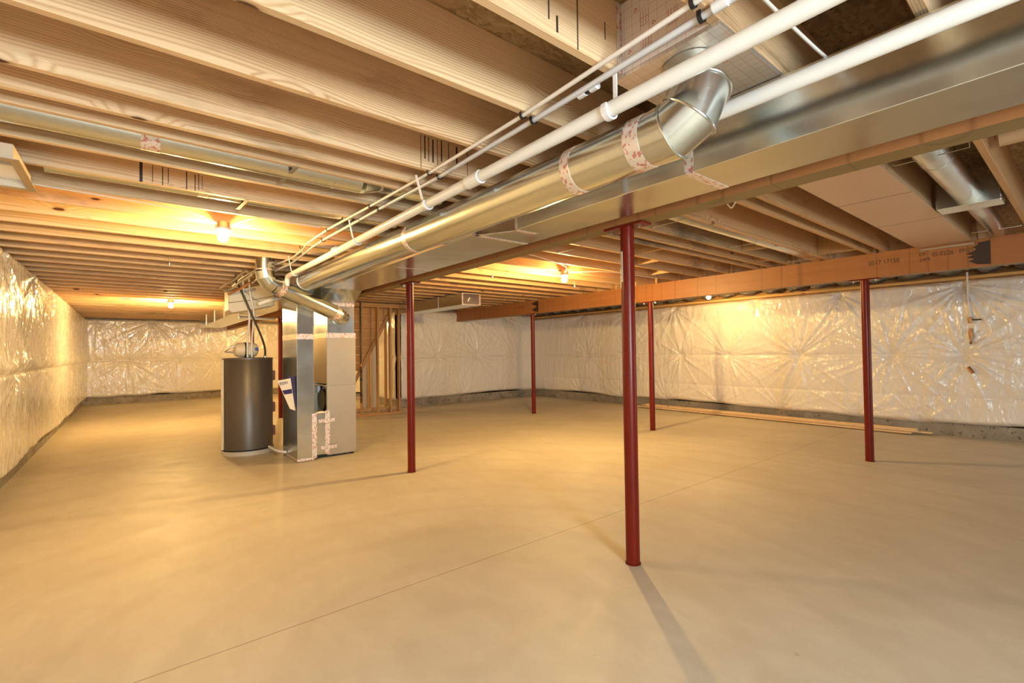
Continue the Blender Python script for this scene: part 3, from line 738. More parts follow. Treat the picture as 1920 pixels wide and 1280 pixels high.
for (y, z) in ((1.06, 2.55), (.95, 2.60), (1.07, 2.66)):      # red outline blocks of print
    mb = MB()
    for q in range(4): mb.box(1.5286, 1.529, y-.03+q*.012, y-.027+q*.012, z-.03, z+.03)
    for q in (-.03, .0): mb.box(1.5286, 1.529, y-.03, y+.012, z+q, z+q+.003)
    obj('printed_mark', mb, FAINT, F1)
F2 = thing('foil_faced_board', 'large tan panel closing the joist bay between the beams, with bright metal edge strip', 'duct board', (4.8, 1.02, ZJ))
m2 = new_mat('tan_foil_facing', (.60, .44, .30), .45, .35); g_ = NG(m2); v_ = g_.objco(); s_ = g_.sep(v_)
ln = None
for c, per in ((s_[0], .052), (s_[1], .052)):
    f = g_.math('ABSOLUTE', g_.math('SUBTRACT', g_.math('FRACT', g_.math('DIVIDE', g_.math('ADD', c, 10.), per)), .5)); q = g_.math('GREATER_THAN', f, .47)
    ln = q if ln is None else g_.math('MAXIMUM', ln, q)
g_.l(g_.mix(g_.math('MULTIPLY', ln, .30), (.62, .45, .31), (.50, .26, .17)), g_.b.inputs['Base Color']); g_.bump(g_.noise(v_, 3, 2), .3, .02)
obj('bottom_board', MB().box(2.62, 6.884, .80, 1.252, ZJ-.012, ZJ-.001), m2, F2)
obj('edge_strip', MB().box(6.862, 6.884, .785, 1.225, 2.438, 2.46), STRAP, F2)
for x in (4.3, 5.35): obj('board_seam', MB().box(x, x+.012, .80, 1.252, ZJ-.0128, ZJ-.012), new_mat('grey_seam', (.20, .17, .14), .6), F2)

# ------------------------------------------------------------ PVC vent pipes
V1 = thing('pvc_pipe', 'white PVC vent pipe hung above the round duct, nearer of the two', 'pipe', (1.44, 2.5, 2.31))
def arc(c, a, b, r0, n=6):
    """quarter bend at corner c from direction a to b"""
    c, a, b = Vector(c), Vector(a).normalized(), Vector(b).normalized(); out = []
    for i in range(n+1):
        t = i/n*PI/2; out.append(c-a*r0+b*r0+(a*math.sin(t)-b*math.cos(t))*r0)
    return out
pz = 2.314
pts = [(1.44, -2.5, pz+.01), (1.44, 2.09, pz), ] ; obj('pipe_length', MB().tube(pts, .029, 28), PVC, V1, smooth=True)
pts = [(1.44, 2.091, pz), (1.44, 4.3, pz-.012), (1.44, 5.80, pz-.01)] + arc((1.44, 6.0, pz-.01), (0, 1, 0), (0, 0, -1), .07) + [(1.44, 6.0, 2.19)]
obj('pipe_length', MB().tube(pts, .029, 28), PVC, V1, smooth=True)
for y, h in ((2.085, .06), (4.3, .03)):
    obj('coupling', MB().tube([(1.44, y-h, pz-.001), (1.44, y+h, pz-.001)], .0355, 28), PVC, V1, smooth=True)
def pipe_hanger(y, zc, label, x=1.44, behind=False):
    t = thing('pipe_hanger', label, 'hanger', (x, y, zc-.036))
    ring = [(x+.038*math.cos(a), y, zc+.038*math.sin(a)) for a in [math.radians(d) for d in range(150, 391, 15)]]
    mb = MB()
    for i in range(len(ring)-1):
        a, b = Vector(ring[i]), Vector(ring[i+1]); c = Vector((x, y, zc)); 
        ia, ib = c+(a-c)*.80, c+(b-c)*.80
        mb.hull([a+Vector((0, -.013, 0)), a+Vector((0, .013, 0)), ia+Vector((0, .013, 0)), ia+Vector((0, -.013, 0))], [b+Vector((0, -.013, 0)), b+Vector((0, .013, 0)), ib+Vector((0, .013, 0)), ib+Vector((0, -.013, 0))])
    obj('hook', mb, WHITEP, t)
    if behind:
        obj('strap', MB().box(x+.036, x+.041, y-.009, y+.009, zc+.02, ZJ), WHITEP, t); return
    obj('strap', MB().hull([(x-.042, y-.009, zc+.02), (x-.036, y-.009, zc+.02), (x-.036, y+.009, zc+.02), (x-.042, y+.009, zc+.02)],
                           [(x-.062, y+.03, ZJ), (x-.056, y+.03, ZJ), (x-.056, y+.048, ZJ), (x-.062, y+.048, ZJ)]), WHITEP, t)
pipe_hanger(1.165, pz, 'white J-hook hanger on the vent pipe right beside the sheet-metal elbow', behind=True)
pipe_hanger(2.60, pz-.003, 'white J-hook hanger on the vent pipe past the printed coupling')
pipe_hanger(3.77, pz-.010, 'white J-hook hanger on the vent pipe, third from the elbow')
pipe_hanger(5.66, pz-.012, 'white J-hook hanger on the vent pipe close to where it turns down')
V2 = thing('pvc_pipe', 'white PVC vent pipe along the top of the rectangular duct, farther of the two', 'pipe', (1.87, 2, 2.32))
obj('pipe_length', MB().tube([(1.872, -2.5, 2.352), (1.872, 1.5, 2.352), (1.872, 2.2, 2.352)] , .030, 28), PVC, V2, smooth=True)
V3 = thing('tubing', 'thin milky plastic tube clipped under the joists, upper of the pair', 'tubing', (1.40, 2, 2.47))
za = ZJ-.014
obj('tube', MB().tube([(1.37, -2.0, za), (1.378, .78, za), (1.41, 1.645, za), (1.411, 2.52, za), (1.382, 3.37, za), (1.345, 4.2, za), (1.355, 4.9, za), (1.40, 5.2, za), (1.40, 5.6, za-.02), (1.36, 6.02, za-.02), (1.22, 6.6, za-.03), (1.18, 7.3, za-.04), (1.20, 8.2, za-.05)], .0095, 14), PEX, V3, smooth=True)
V4 = thing('tubing', 'thicker bluish-white plastic tube clipped under the joists, lower of the pair', 'tubing', (1.48, 2, 2.47))
obj('tube', MB().tube([(1.45, -2.0, za), (1.455, .78, za), (1.479, 1.645, za), (1.491, 2.54, za), (1.462, 3.39, za), (1.432, 4.64, za), (1.44, 5.0, za), (1.458, 5.45, za-.01), (1.45, 5.85, za-.04), (1.38, 6.15, za-.07), (1.30, 6.9, za-.09), (1.31, 7.3, za-.10)], .0125, 14), PEXB, V4, smooth=True)
for y0_, y1_ in ((1.325, 1.365), (1.262, 1.298), (.70, .745)):
    obj('coupling', MB().tube([(1.487-(.04 if y0_ < 1 else 0), y0_, za), (1.489-(.04 if y0_ < 1 else 0), y1_, za)], .0185, 16), WHITEP, V4, smooth=True)
obj('coupling_ring', MB().tube([(1.488, 1.296, za), (1.488, 1.328, za)], .0145, 16), BLACKP, V4, smooth=True)
cl = None
for tag_, r, lst in (('upper', .0125, ((1.378, .775), (1.41, 1.645), (1.411, 2.525), (1.382, 3.365), (1.347, 4.22), (1.35, 5.07))), ('lower', .0155, ((1.455, .79), (1.479, 1.648), (1.491, 2.54), (1.462, 3.387), (1.436, 4.63), (1.455, 5.40)))):
    for i, (x, y) in enumerate(lst):
        mb = MB(); ring = [(x+r*math.cos(a), za+r*math.sin(a)) for a in [math.radians(d) for d in range(160, 381, 20)]]
        c = Vector((x, y, za))
        for j in range(len(ring)-1):
            q = []
            for (px, pz_) in (ring[j], ring[j+1]):
                o_ = Vector((px, y, pz_)); i_ = c+(o_-c)*1.28; q.append([o_+Vector((0, -.007, 0)), o_+Vector((0, .007, 0)), i_+Vector((0, .007, 0)), i_+Vector((0, -.007, 0))])
            mb.hull(q[0], q[1])
        mb.box(x-r*1.3, x-r*1.0, y-.007, y+.007, za, ZJ); 
        obj('tube_clip', mb, BLACKP, label='black clip on the %s thin tube, %s from the camera' % (tag_, ordn(i+1)), cat='clip', group='black tube clips')
cable('electrical_cable', [(1.50, .632, 2.484), (1.70, .63, 2.484), (2.02, .62, 2.482), (2.3, .6, 2.484)], .006, PEX, 'thin white cable strung across the bay above the second vent pipe')
# small fitting under joist
# ------------------------------------------------------------ ducts between joists, aisle side
t = thing('round_duct', 'dull round duct lying between the joists above the nearest bulb, with a taped joint', 'duct', (.2, 3.03, 2.45), None)
obj('pipe_section', MB().tube([(-1.0, 3.105, 2.562), (.08, 3.105, 2.562)], .092, 32), GALV, t, smooth=True)
obj('pipe_section', MB().tube([(.081, 3.105, 2.562), (1.2, 3.105, 2.562)], .0915, 32), GALV, t, smooth=True)
obj('foil_tape', MB().tube([(.04, 3.105, 2.562), (.12, 3.105, 2.562)], .0935, 32), TAPE, t, smooth=True)
obj('pipe_section', MB().tube([(1.201, 3.105, 2.562), (1.33, 3.12, 2.60), (1.6, 3.13, 2.60), (1.85, 3.13, 2.60)], .092, 32), GALV, t, smooth=True)
obj('crimped_joint', MB().tube([(1.02, 3.105, 2.562), (1.05, 3.105, 2.562)], .0945, 32), GALV, t, smooth=True)
t = thing('round_duct', 'small round duct lying between the joists, feeding the white-lined boot', 'duct', (.5, 3.85, 2.47), None)
obj('pipe_section', MB().tube([(-.40, 3.905, 2.577), (1.3, 3.905, 2.577), (1.83, 3.905, 2.577)], .082, 32), GALV, t, smooth=True)
obj('foil_tape', MB().tube([(.36, 3.905, 2.577), (.42, 3.905, 2.577)], .0835, 32), TAPE, t, smooth=True)
def joist_hanger(x, ya, yb, label, dz=0.0, mat=STRAP):
    mb = MB().hull([(x-.012, ya, ZJ-.004), (x+.012, ya, ZJ-.004), (x+.012, ya, ZJ-.0008), (x-.012, ya, ZJ-.0008)], [(x-.028, yb, ZJ-.004-dz), (x-.004, yb, ZJ-.004-dz), (x-.004, yb, ZJ-.0008-dz), (x-.028, yb, ZJ-.0008-dz)])
    obj('duct_hanger', mb, mat, label=label, cat='hanger', group='metal duct hangers')
joist_hanger(.76, 2.93, 3.25, 'galvanised strap bridging the joists under the taped duct near the first bulb', .004)
joist_hanger(.645, 3.77, 4.06, 'galvanised strap just above the nearest bulb')
t = thing('duct_boot', 'metal duct boot with a white lining hanging under the joists at the picture edge', 'duct boot', (-.65, 3.8, 2.41))
mb = MB().box(-1.0, -.985, 3.47, 4.02, 2.40, 2.484); mb.box(-.485, -.47, 3.47, 4.02, 2.40, 2.484); mb.box(-.985, -.485, 3.47, 3.485, 2.40, 2.484); mb.box(-.985, -.485, 4.005, 4.02, 2.40, 2.484)
mb.box(-1.03, -.985, 3.44, 4.05, 2.398, 2.401); mb.box(-.485, -.445, 3.44, 4.05, 2.398, 2.401); mb.box(-.985, -.485, 3.44, 3.485, 2.398, 2.401); mb.box(-.985, -.485, 4.005, 4.05, 2.398, 2.401)
obj('boot_frame', mb, GALVD, t)
obj('lining', MB().box(-.984, -.486, 3.486, 4.004, 2.440, 2.446), WHITEP, t)
obj('cross_brace', MB().box(-.984, -.486, 3.60, 3.615, 2.41, 2.43), STRAP, t)

# ------------------------------------------------------------ ducts between the beams
t = thing('round_duct', 'pale round duct between joists past the two doubled joists, held by wire hangers', 'duct', (4.8, 2.24, 2.49))
obj('pipe_section', MB().tube([(2.64, 2.245, 2.565), (4.75, 2.245, 2.565)], .078, 28), GALV, t, smooth=True)
obj('pipe_section', MB().tube([(4.751, 2.245, 2.565), (6.86, 2.245, 2.56)], .0775, 28), GALV, t, smooth=True)
t = thing('round_duct', 'round duct stepping down through a square metal boot near the stamped beam', 'duct', (4.6, .57, 2.5))
obj('pipe_section', MB().tube([(2.64, .60, 2.56), (3.9, .60, 2.56)], .088, 28), GALV, t, smooth=True)
obj('pipe_section', MB().tube([(3.901, .60, 2.56), (4.95, .60, 2.56)], .086, 28), GALV, t, smooth=True)
obj('crimped_joint', MB().tube([(3.87, .60, 2.56), (3.9, .60, 2.56)], .0905, 28), GALV, t, smooth=True)
obj('square_boot', MB().box(4.95, 5.16, .415, .775, 2.45, 2.66), GALV, t, bevel=.006)
obj('pipe_section', MB().tube([(5.16, .60, 2.545), (6.86, .60, 2.545)], .070, 28), GALV, t, smooth=True)
t = thing('pipe', 'short tan capped pipe end crossing the dark bay under the near beam', 'pipe', (3.8, 0, 2.43))
obj('pipe_body', MB().tube([(3.79, .318, 2.545), (3.79, -.03, 2.545)], .048, 24), CORR, t, smooth=True)
for i, (x, a, b) in enumerate(((3.67, 2.13, 2.50), (5.10, 2.13, 2.50), (6.6, 2.13, 2.50), (3.63, .40, .75), (6.44, .40, .75), (3.75, 3.40, 3.80))):
    mb = MB().tube([(x, a+.02, ZJ+.03), (x, a+.02, ZJ-.004), (x, b, ZJ-.004), (x+.03, b+.02, ZJ+.02)], .0035, 8)
    obj('duct_hanger', mb, STRAP, smooth=True, label='thin bent wire hanger between the beams, %s of six' % ordn(i+1), cat='hanger', group='wire duct hangers')
cable('electrical_cable', [(3.40, 1.60, 2.484), (3.46, 1.66, 2.44), (3.50, 1.70, 2.44), (3.52, 1.74, 2.484)], .005, CABLE, 'short white loop of cable hanging under the near beam')
t = thing('rectangular_duct', 'boxy rectangular duct branch with taped end cap hung over the far floor', 'duct', (5.0, 9, 2.26))
obj('duct_section', MB().box(4.805, 5.225, 7.42, 8.3, 2.265, 2.484), GALV, t, bevel=.003)
obj('duct_section', MB().box(4.805, 5.225, 8.301, 10.3, 2.265, 2.484), GALV, t, bevel=.003)
mb = MB()
for (x0_, x1_, z0_, z1_) in ((4.803, 4.83, 2.263, 2.486), (5.2, 5.227, 2.263, 2.486), (4.83, 5.2, 2.263, 2.278), (4.83, 5.2, 2.474, 2.486)): mb.box(x0_, x1_, 7.4165, 7.42, z0_, z1_)
obj('foil_tape', mb, TAPE, t)
mb = MB().poly([(4.93, 7.4185, 2.33), (4.95, 7.4185, 2.325), (4.99, 7.4185, 2.405), (4.965, 7.4185, 2.41)], .001, (0, -1, 0)); obj('label_sticker', mb, STICK, t)
obj('slip_joint', MB().box(4.80, 5.23, 8.285, 8.31, 2.26, 2.4842), STRAP, t)

# ------------------------------------------------------------ furnace group
FA = thing('return_air_duct', 'tall narrow sheet-metal return duct standing left of the furnace with taped seams', 'duct', (1.76, 6.8, 0))
obj('duct_section', MB().box(1.656, 1.862, 6.43, 7.16, .012, 1.60), GALV, FA, bevel=.003)
obj('duct_section', MB().box(1.656, 1.862, 6.43, 7.16, 1.601, 2.10), GALV, FA, bevel=.003)
obj('duct_head', MB().box(1.53, 1.861, 5.731, 7.16, 2.228, 2.33), GALV, FA, bevel=.003)
obj('end_collar', MB().tube([(RX0, 5.701, RZ0+.026), (RX0, 5.73, RZ0+.026)], .106, 32), STRAP, FA, smooth=True)
obj('duct_section', MB().box(1.656, 1.862, 6.43, 7.16, 2.101, 2.227), GALV, FA)
mb = MB().box(1.654, 1.864, 6.428, 7.162, 1.575, 1.645); obj('foil_tape', mb, TAPE, FA)
mb = MB().box(1.654, 1.864, 6.428, 7.162, .010, .045); obj('foil_tape', mb, TAPE, FA)
obj('floor_boot', MB().box(1.863, 2.049, 6.47, 7.1, .055, .60), GALV, FA, bevel=.003)
mb = MB()
for k_ in range(13):
    x = 1.88+k_*.0125; mb.box(x, x+.0125, 6.469, 6.4702, .60, .60+.028*math.sin(PI*(k_+.5)/13))
obj('bent_flange', mb, HEATP, FA)
for bx_ in ((1.835, 1.895, 6.4275, 6.4295, .03, .61), (2.015, 2.075, 6.4665, 6.4695, .055, .63), (1.93, 2.14, 6.4655, 6.4665, .475, .52), (1.96, 2.165, 6.4655, 6.4665, .12, .165)):
    obj('foil_tape', MB().box(*bx_), TAPE, FA)
FB = thing('furnace', 'tan furnace cabinet with a silver plenum and a red-marked tape seam', 'furnace', (2.25, 6.8, 0))
mb = MB().box(2.05, 2.442, 6.5, 6.52, .03, .955); obj('side_panel', mb, GALVD, FB)
mb = MB().box(2.05, 2.442, 6.5, 6.52, .958, 1.655); obj('side_panel', mb, GALVD, FB)
mb = MB().box(2.12, 2.442, 6.52, 7.1, .03, 1.655); obj('cabinet_body', mb, GALVD, FB)
mb = MB().box(2.05, 2.12, 6.521, 6.535, .03, 1.655); mb.box(2.05, 2.12, 7.085, 7.1, .03, 1.655); mb.box(2.05, 2.12, 6.535, 7.085, .98, 1.655); obj('door_panel', mb, GALVD, FB)
mb = MB().lathe([(.0, 0), (.15, 0), (.15, .05), (.06, .06), (0, .06)], (2.085, 6.85, .74), 24, 'x'); obj('blower', mb, DARK, FB, smooth=True)
obj('control_board', MB().box(2.062, 2.10, 6.95, 7.08, .84, .93), WHITEP, FB)
obj('deck_plate', MB().box(2.045, 2.12, 6.535, 7.085, .945, .96), STRAP, FB)
obj('foot', MB().box(2.14, 2.18, 6.53, 6.6, 0, .031), DARK, FB); obj('foot', MB().box(2.38, 2.42, 6.53, 6.6, 0, .031), DARK, FB)
obj('foot', MB().box(2.14, 2.18, 7.0, 7.07, 0, .031), DARK, FB); obj('foot', MB().box(2.38, 2.42, 7.0, 7.07, 0, .031), DARK, FB)
obj('plenum', MB().box(2.06, 2.427, 6.505, 7.09, 1.656, 2.073), GALV, FB, bevel=.003)
for bx_ in ((2.048, 2.444, 6.497, 6.5, 1.60, 1.665), (2.047, 2.0495, 6.5, 7.1, 1.60, 1.665), (2.058, 2.43, 6.502, 6.505, 2.03, 2.078)):
    obj('foil_tape', MB().box(*bx_), TAPE, FB)
obj('takeoff_collar', MB().tube([(2.25, 6.506, 1.88), (2.25, 6.475, 1.88)], .125, 32), GALV, FB, smooth=True)
# diagonal round pipe
P1 = thing('round_duct', 'shiny round pipe slanting from the furnace plenum up to an elbow at the joists', 'duct', (1.7, 6.2, 1.8))
e0, e1 = Vector((1.20, 6.0, 2.235)), Vector((2.17, 6.33, 1.895))
di = (e1-e0).normalized()
def smooth_bend(c, a, b, L_, n=5):
    c = Vector(c); a = Vector(a).normalized(); b = Vector(b).normalized(); out = []
    p0, p1_, p2_ = c-a*L_, c, c+b*L_
    for i in range(n+1): t = i/n; out.append(p0*(1-t)**2+p1_*2*t*(1-t)+p2_*t*t)
    return out
obj('pipe_section', MB().tube([(1.20, 6.0, ZJ-.002), (1.20, 6.0, 2.345)], .1, 32), GALV, P1, smooth=True)
obj('elbow', MB().tube(smooth_bend(e0, (0, 0, -1), di, .115, 3), .1015, 32), GALV, P1, smooth=False)
obj('pipe_section', MB().tube([e0+di*.115, e1-di*.02], .1, 32), GALV, P1, smooth=True)
obj('elbow', MB().tube(smooth_bend(e1, di, (.3, 1, 0), .09, 3)+[(2.25, 6.475, 1.88)], .1015, 32), GALV, P1, smooth=False)
for c in (e0+di*.20, e1-di*.08):
    obj('foil_tape', MB().tube([c-di*.035, c+di*.035], .1015, 32), TAPE, P1, smooth=True)
obj('foil_tape', MB().tube([(1.20, 6.0, 2.35), (1.20, 6.0, 2.365)], .1018, 32), TAPE, P1, smooth=True)
# insulated side trunk
P2 = thing('insulated_duct', 'pale wrapped duct with creased facing reaching over the water heater', 'duct', (1.3, 7.8, 1.95))
A = [(1.03, 7.36, 1.99), (1.08, 7.36, 1.955), (1.60, 7.36, 2.08), (1.60, 7.36, 2.42), (1.03, 7.36, 2.24)]
Bq = [(1.03, 7.72, 1.99), (1.08, 7.72, 1.955), (1.60, 7.72, 2.08), (1.60, 7.72, 2.42), (1.03, 7.72, 2.28)]
obj('wrapped_body', MB().hull(A, Bq), INSU, P2, bevel=.012)
obj('crease', MB().tube([(1.03, 7.355, 2.09), (1.3, 7.352, 2.14), (1.6, 7.355, 2.22)], .004, 8), new_mat('brown_crease', (.25, .17, .09), .6), P2)
obj('crease', MB().tube([(1.2, 7.355, 2.28), (1.35, 7.352, 2.15), (1.5, 7.355, 2.10)], .004, 8), bpy.data.materials['brown_crease'], P2)
cable('pvc_pipe', [(1.33, 7.0, 2.06), (1.42, 6.95, 2.10), (1.55, 6.9, 2.14), (1.65, 6.9, 2.16)], .03, PVC, 'short white PVC elbow below the slanting pipe', 'pipe')
for i, (pts, r) in enumerate((([(.93, 7.3, 2.28), (.98, 7.1, 2.32), (1.05, 6.95, 2.36), (1.08, 6.8, 2.40), (1.13, 6.6, 2.44)], .014),
                              ([(.98, 7.35, 2.25), (1.06, 7.2, 2.28), (1.10, 7.0, 2.33), (1.16, 6.8, 2.37), (1.19, 6.6, 2.40)], .016),
                              ([(1.02, 7.3, 2.20), (1.10, 7.15, 2.24), (1.16, 6.95, 2.28), (1.20, 6.8, 2.31)], .014))):
    cable('copper_line', pts, r, [STRAP, GALV, COPPER][i], ['thin silvery line bent beside the elbow, topmost of three', 'thicker silvery line below the topmost one', 'short copper line, lowest of three beside the elbow'][i], 'pipe', 'lines bundled left of the elbow')
cable('conduit', [(1.105, 7.29, 2.47), (1.115, 7.29, 2.36), (1.165, 7.25, 2.25), (1.29, 7.25, 1.93), (1.42, 7.33, 1.64), (1.50, 7.5, 1.47), (1.51, 7.55, 1.34)], .014, GCABLE, 'dark flexible conduit curving down to the top of the water heater', 'conduit')
for i, (xa, xb) in enumerate(((1.19, 1.275), (1.265, 1.33))):
    cable('water_pipe', [(xa, 7.31, 2.47), (xa+.02, 7.31, 2.2), (xb, 7.33, 1.95), (xb, 7.46, 1.62), (xb, 7.48, 1.35)], .0125, PVC, ['pale water pipe dropping to the heater, outer one', 'pale water pipe dropping to the heater, inner one'][i], 'pipe')
cable('pvc_pipe', [(1.72, 11.0, 2.15), (2.0, 11.0, 2.14), (2.40, 11.0, 2.12)], .03, PVC, 'white PVC pipe running level to the column behind the water heater', 'pipe')
# gas fitting & drain
cable('drain_pipe', [(1.52, 7.35, .09), (1.56, 7.1, .07), (1.62, 6.98, .06), (1.655, 6.95, .06)], .018, PVC, 'short white drain pipe on the floor between heater pan and return duct', 'pipe')
# paper bag of manuals
BG = thing('manual_packet', 'white and blue folded manual packet hanging on the side of the return duct', 'packet', (1.60, 6.62, .68))
pk = [(1.475, 6.66, 1.045), (1.61, 6.56, 1.075), (1.638, 6.45, .665), (1.585, 6.50, .69)]
mb = MB().poly(pk, .004, (.6, .8, 0)); obj('front_sheet', mb, PAPER, BG)
mb = MB().poly([(1.585, 6.61, 1.10), (1.648, 6.57, 1.095), (1.648, 6.48, .70), (1.635, 6.47, .68)], .005, (.5, .8, 0)); obj('blue_sheet', mb, NAVY, BG)
va = Vector(pk[0]); vb = Vector(pk[1]); vd = (vb-va).normalized(); 
nrm = (Vector(pk[1])-Vector(pk[0])).cross(Vector(pk[2])-Vector(pk[1])).normalized()
if nrm.y > 0: nrm = -nrm
def onpk(s, h):    # s along the top edge 0..1, h down 0..1
    L_ = Vector(pk[0])*(1-h)+Vector(pk[3])*h; R_ = Vector(pk[1])*(1-h)+Vector(pk[2])*h; return L_*(1-s)+R_*s+nrm*.003
mb = MB().poly([onpk(.05, .36), onpk(.97, .33), onpk(.97, .47), onpk(.10, .50)], .0006, nrm); obj('blue_panel', mb, NAVY, BG)
yaw_ = math.atan2(vd.y, vd.x)
text_part('ton', .075, onpk(.05, .17)+nrm*.001, (PI/2, -math.asin(vd.z), yaw_), NAVY, BG, 'printed_word')

# ------------------------------------------------------------ water heater
HX, HY, HR = 1.315, 7.68, .318
WH = thing('water_heater', 'brown-grey cylindrical water heater standing in a shallow metal pan', 'water heater', (HX, HY, 0))
obj('tank', MB().lathe([(0, .065), (HR-.01, .065), (HR, .075), (HR, 1.315), (HR-.004, 1.32)], (HX, HY, 0), 64), HEAT, WH, smooth=True)
obj('tank_top', MB().lathe([(0, 1.318), (HR+.004, 1.318), (HR+.004, 1.338), (HR-.05, 1.345), (0, 1.348)], (HX, HY, 0), 64), HEAT, WH, smooth=True)
obj('base_ring', MB().lathe([(0, .02), (HR-.02, .02), (HR-.02, .066), (0, .066)], (HX, HY, 0), 48), DARK, WH, smooth=True)
obj('drain_pan', MB().lathe([(0, 0), (HR+.01, 0), (HR+.02, .058), (HR+.012, .058), (HR+.003, .008), (0, .008)], (HX, HY, 0), 64), PAN, WH, smooth=True)
obj('side_strip', MB().tube([(HX-HR-.008, HY-.08, .08), (HX-HR-.008, HY-.08, 1.32)], .02, 10), HEATP, WH)
for z_ in (1.08, .62, .28): obj('access_cover', MB().box(HX+HR-.02, HX+HR+.02, HY-.10, HY-.02, z_-.07, z_+.07), new_mat('rust_red_cover', (.18, .05, .03), .5) if z_ == 1.08 else bpy.data.materials['rust_red_cover'], WH, bevel=.01)
obj('pipe_nipple', MB().cyl((1.51, 7.55, 1.345), (1.51, 7.55, 1.375), .02, 16), STRAP, WH, smooth=True)
ET = thing('expansion_tank', 'small cream expansion tank lying on top of the water heater, strapped in black', 'expansion tank', (1.28, 7.62, 1.35))
R_ = .105
prof = [(.001, -.16), (.05, -.152), (.085, -.135), (R_-.005, -.10), (R_, -.06), (R_, .06), (R_-.005, .10), (.085, .135), (.05, .152), (.001, .16)]
obj('tank_body', MB().lathe(prof, (1.28, 7.62, 1.455), 32, 'x'), HEATP, ET, smooth=True)
obj('strap', MB().tube([(1.255, 7.62, 1.455), (1.275, 7.62, 1.455)], R_+.003, 32), BLACKP, ET, smooth=True)
obj('end_sticker', MB().lathe([(.001, .0), (.026, .0), (.026, .02), (.001, .02)], (1.398, 7.520, 1.465), 20, 'y'), BLUE, ET, smooth=True)
obj('label_sticker', MB().box(1.30, 1.355, 7.513, 7.516, 1.39, 1.45), STICK, ET)
obj('mount_bracket', MB().tube([(1.15, 7.60, 1.52), (1.08, 7.6, 1.49), (1.02, 7.6, 1.43), (1.08, 7.6, 1.425), (1.15, 7.6, 1.43)], .012, 10), STRAP, ET, smooth=True)

# ------------------------------------------------------------ stair framing
def stud(name, x0, x1, y0_, y1_, z0_, z1_, label, cat='stud', group='stair wall studs', mat=PINE2):
    return obj(name, MB().box(x0, x1, y0_, y1_, z0_, z1_), mat, label=label, cat=cat, group=group, bevel=.002)
Y0 = 10.08
stud('top_plate', 3.0, 4.85, Y0, Y0+.089, 2.405, 2.443, 'horizontal top plate of the open stair wall, lower layer', 'plate', None, PLANK)
stud('top_plate', 3.0, 4.85, Y0, Y0+.089, 2.445, 2.483, 'horizontal top plate of the open stair wall, upper layer', 'plate', None, PLANK)
stud('bottom_plate', 3.0, 4.85, Y0, Y0+.089, 0, .038, 'wood sole plate of the open stair wall on the floor', 'plate', None, PLANK)
for i, x in enumerate((3.05, 3.48, 3.93, 4.30, 4.60, 4.81)):
    stud('wall_stud', x-.019, x+.019, Y0, Y0+.089, .038, 2.405, 'upright stud of the open stair wall, %s from the furnace side' % ordn(i+1))
for i, (x, y) in enumerate(((4.55, 11.2), (4.75, 11.5), (4.2, 12.4), (4.9, 11.0))):
    stud('wall_stud', x-.019, x+.019, y, y+.089, 0, 2.48, 'upright stud deeper in the stair opening, %s from the front' % ordn(i+1), group='studs behind the stair wall')
# diagonal stringer climbing towards +x, with boards closing the side above it
def sx_(z): return 3.97+(z-.93)*.545
mb = MB(); za_, zb_ = .15, 2.46
mb.hull([(sx_(za_)-.03, 10.40, za_), (sx_(za_)-.03, 10.44, za_), (sx_(za_)+.06, 10.44, za_), (sx_(za_)+.06, 10.40, za_)], [(sx_(zb_)-.03, 10.40, zb_), (sx_(zb_)-.03, 10.44, zb_), (sx_(zb_)+.06, 10.44, zb_), (sx_(zb_)+.06, 10.40, zb_)])
obj('stair_stringer', mb, PINE2, label='narrow diagonal wood stringer of the stair just behind the open stud wall', cat='stringer')
for i in range(8):
    z0_ = .98+i*.186; z1_ = z0_+.181
    mb = MB().poly([(3.2, 10.445, z0_), (sx_(z0_)+.02, 10.445, z0_), (sx_(z1_)+.02, 10.445, z1_), (3.2, 10.445, z1_)], .03, (0, 1, 0))
    obj('stair_side_board', mb, PLANK, label='horizontal pine board closing the stair side, %s from the bottom' % ordn(i+1), cat='board', group='boards above the stair stringer')
for i, (x, zt_b) in enumerate(((4.42, 1.35), (4.66, 1.75))):
    obj('wallboard_strip', MB().box(x, x+.16, 11.36, 11.375, 0, zt_b), BOARD, label=['pale wallboard strip between the back studs, shorter one', 'pale wallboard strip between the back studs, taller one'][i], cat='wallboard')
mb = MB(); pts = []; rs = []
for i in range(60):
    pts.append((4.85-i*.022, 10.30+i*.004, .085)); rs.append(.062 if i % 2 else .052)
mb.tube(pts, rs, 20); obj('drain_tube', mb, CORR, smooth=True, label='ribbed tan drain tube lying on the floor inside the stair wall', cat='tube')
t = thing('gas_pipe', 'black gas pipe with a yellow-handled valve dropping beside the stair wall', 'pipe', (3.79, 9.8, .3))
obj('pipe_body', MB().cyl((3.795, 9.8, .33), (3.795, 9.8, 2.47), .016, 14), BLACKP, t, smooth=True)
for z_ in (.5, .83, 1.0): obj('pipe_fitting', MB().cyl((3.795, 9.8, z_-.03), (3.795, 9.8, z_+.03), .026, 12), BLACKP, t, smooth=True)
obj('valve', MB().cyl((3.795, 9.79, 1.10), (3.795, 9.79, 1.16), .03, 12), BRASS, t, smooth=True)
obj('side_branch', MB().cyl((3.795, 9.8, .55), (3.60, 9.9, .55), .014, 12), BLACKP, t, smooth=True)

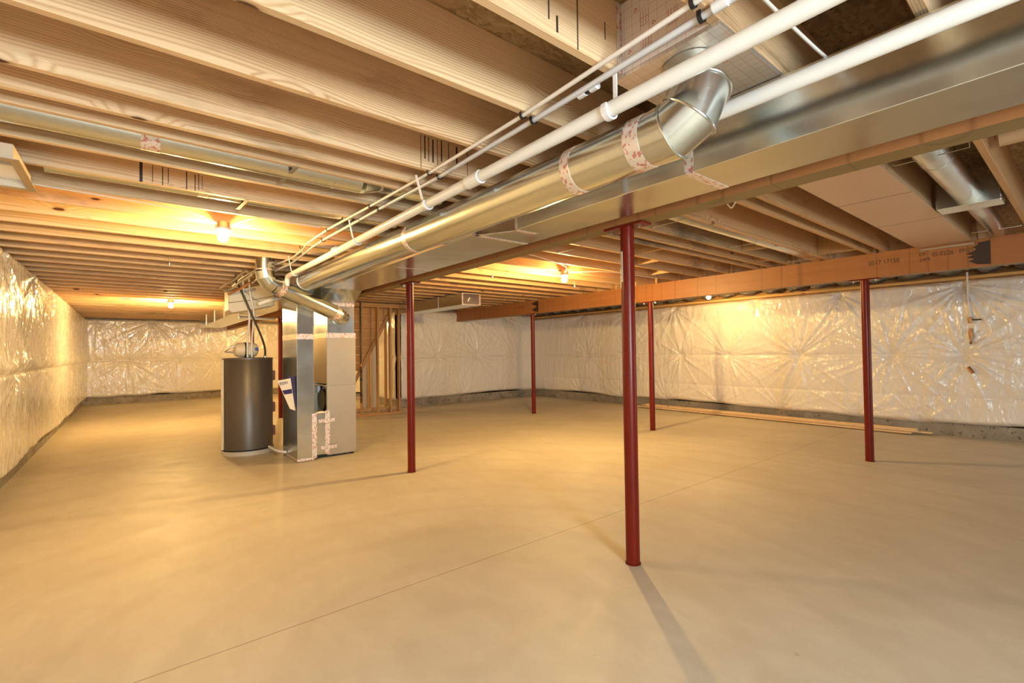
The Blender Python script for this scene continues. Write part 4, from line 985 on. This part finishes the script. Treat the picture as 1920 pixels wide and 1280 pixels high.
# ------------------------------------------------------------ boards along the wall
def board(x0, x1, y0_, y1_, z0_, z1_, label, mat=TRIMW):
    obj('trim_board', MB().box(x0, x1, y0_, y1_, z0_, z1_), mat, label=label, cat='board', group='trim boards stacked by the wall', bevel=.002)
board(9.46, 9.60, 1.95, 6.55, .0, .018, 'long brown board on the floor, lowest of the stack along the insulated wall', PLANK)
board(9.40, 9.52, 1.85, 6.95, .0185, .036, 'long pale board laid over the lowest one, front edge of the stack')
board(9.50, 9.62, 1.62, 6.75, .0365, .052, 'long pale board sticking out furthest towards the camera')
board(9.47, 9.58, 1.78, 6.85, .0525, .068, 'long cream board near the top of the stack by the wall')
board(9.53, 9.63, 1.80, 6.80, .0685, .085, 'long honey-coloured board on top of the stack by the wall')

# ------------------------------------------------------------ hose valves on the insulated wall
t = thing('wall_spigot', 'brass valves on a milky water tube coming down the insulated wall', 'valve', (9.64, 1.17, 1.0))
xw = 9.635
obj('water_tube', MB().tube([(xw-.02, 1.185, 2.46), (xw-.01, 1.19, 2.1), (xw-.02, 1.165, 1.75)], .012, 12), PEX, t, smooth=True)
obj('valve_body', MB().lathe([(0, -.05), (.02, -.045), (.026, 0), (.02, .045), (0, .05)], (xw-.02, 1.165, 1.75), 16), BRASS, t, smooth=True)
obj('valve_handle', MB().box(xw-.035, xw-.02, 1.05, 1.15, 1.742, 1.76), DARK, t)
obj('valve_body', MB().lathe([(0, -.08), (.018, -.07), (.028, 0), (.018, .07), (0, .08)], (xw-.02, 1.165, 1.55), 16), BRASS, t, smooth=True)
obj('valve_outlet', MB().tube([(xw-.02, 1.165, 1.48), (xw-.02, 1.165, 1.43), (xw-.05, 1.165, 1.40)], .014, 12), BRASS, t, smooth=True)
t = thing('wall_outlet', 'small brass drain fitting low on the insulated wall', 'valve', (9.64, 1.18, 1.0))
obj('fitting_body', MB().tube([(xw-.01, 1.20, 1.05), (xw-.04, 1.18, 1.02), (xw-.04, 1.15, .97)], .022, 12), BRASS, t, smooth=True)
# sprinkler-like clips and small bright heads under joists
for i, (x, y, lab) in enumerate(((.34, 6.55, 'tiny bright metal clip under a joist past the nearest bulb'), (3.9, 5.25, 'small hook with a bright tip under the joists left of the middle bulb'), (5.6, 5.3, 'small bright clip under the joists right of the hook'))):
    mb = MB().lathe([(0, -.05), (.012, -.045), (.014, -.02), (.004, -.01), (.004, .05), (0, .05)], (x, y, ZJ-.04), 12)
    obj('ceiling_clip', mb, STRAP, smooth=True, label=lab, cat='clip')
obj('junction_box', MB().box(-.15, .0, 11.38, 11.48, ZJ-.045, ZJ-.0005), WHITEP, label='flat white junction box under the joists near the farthest bulb', cat='junction box')
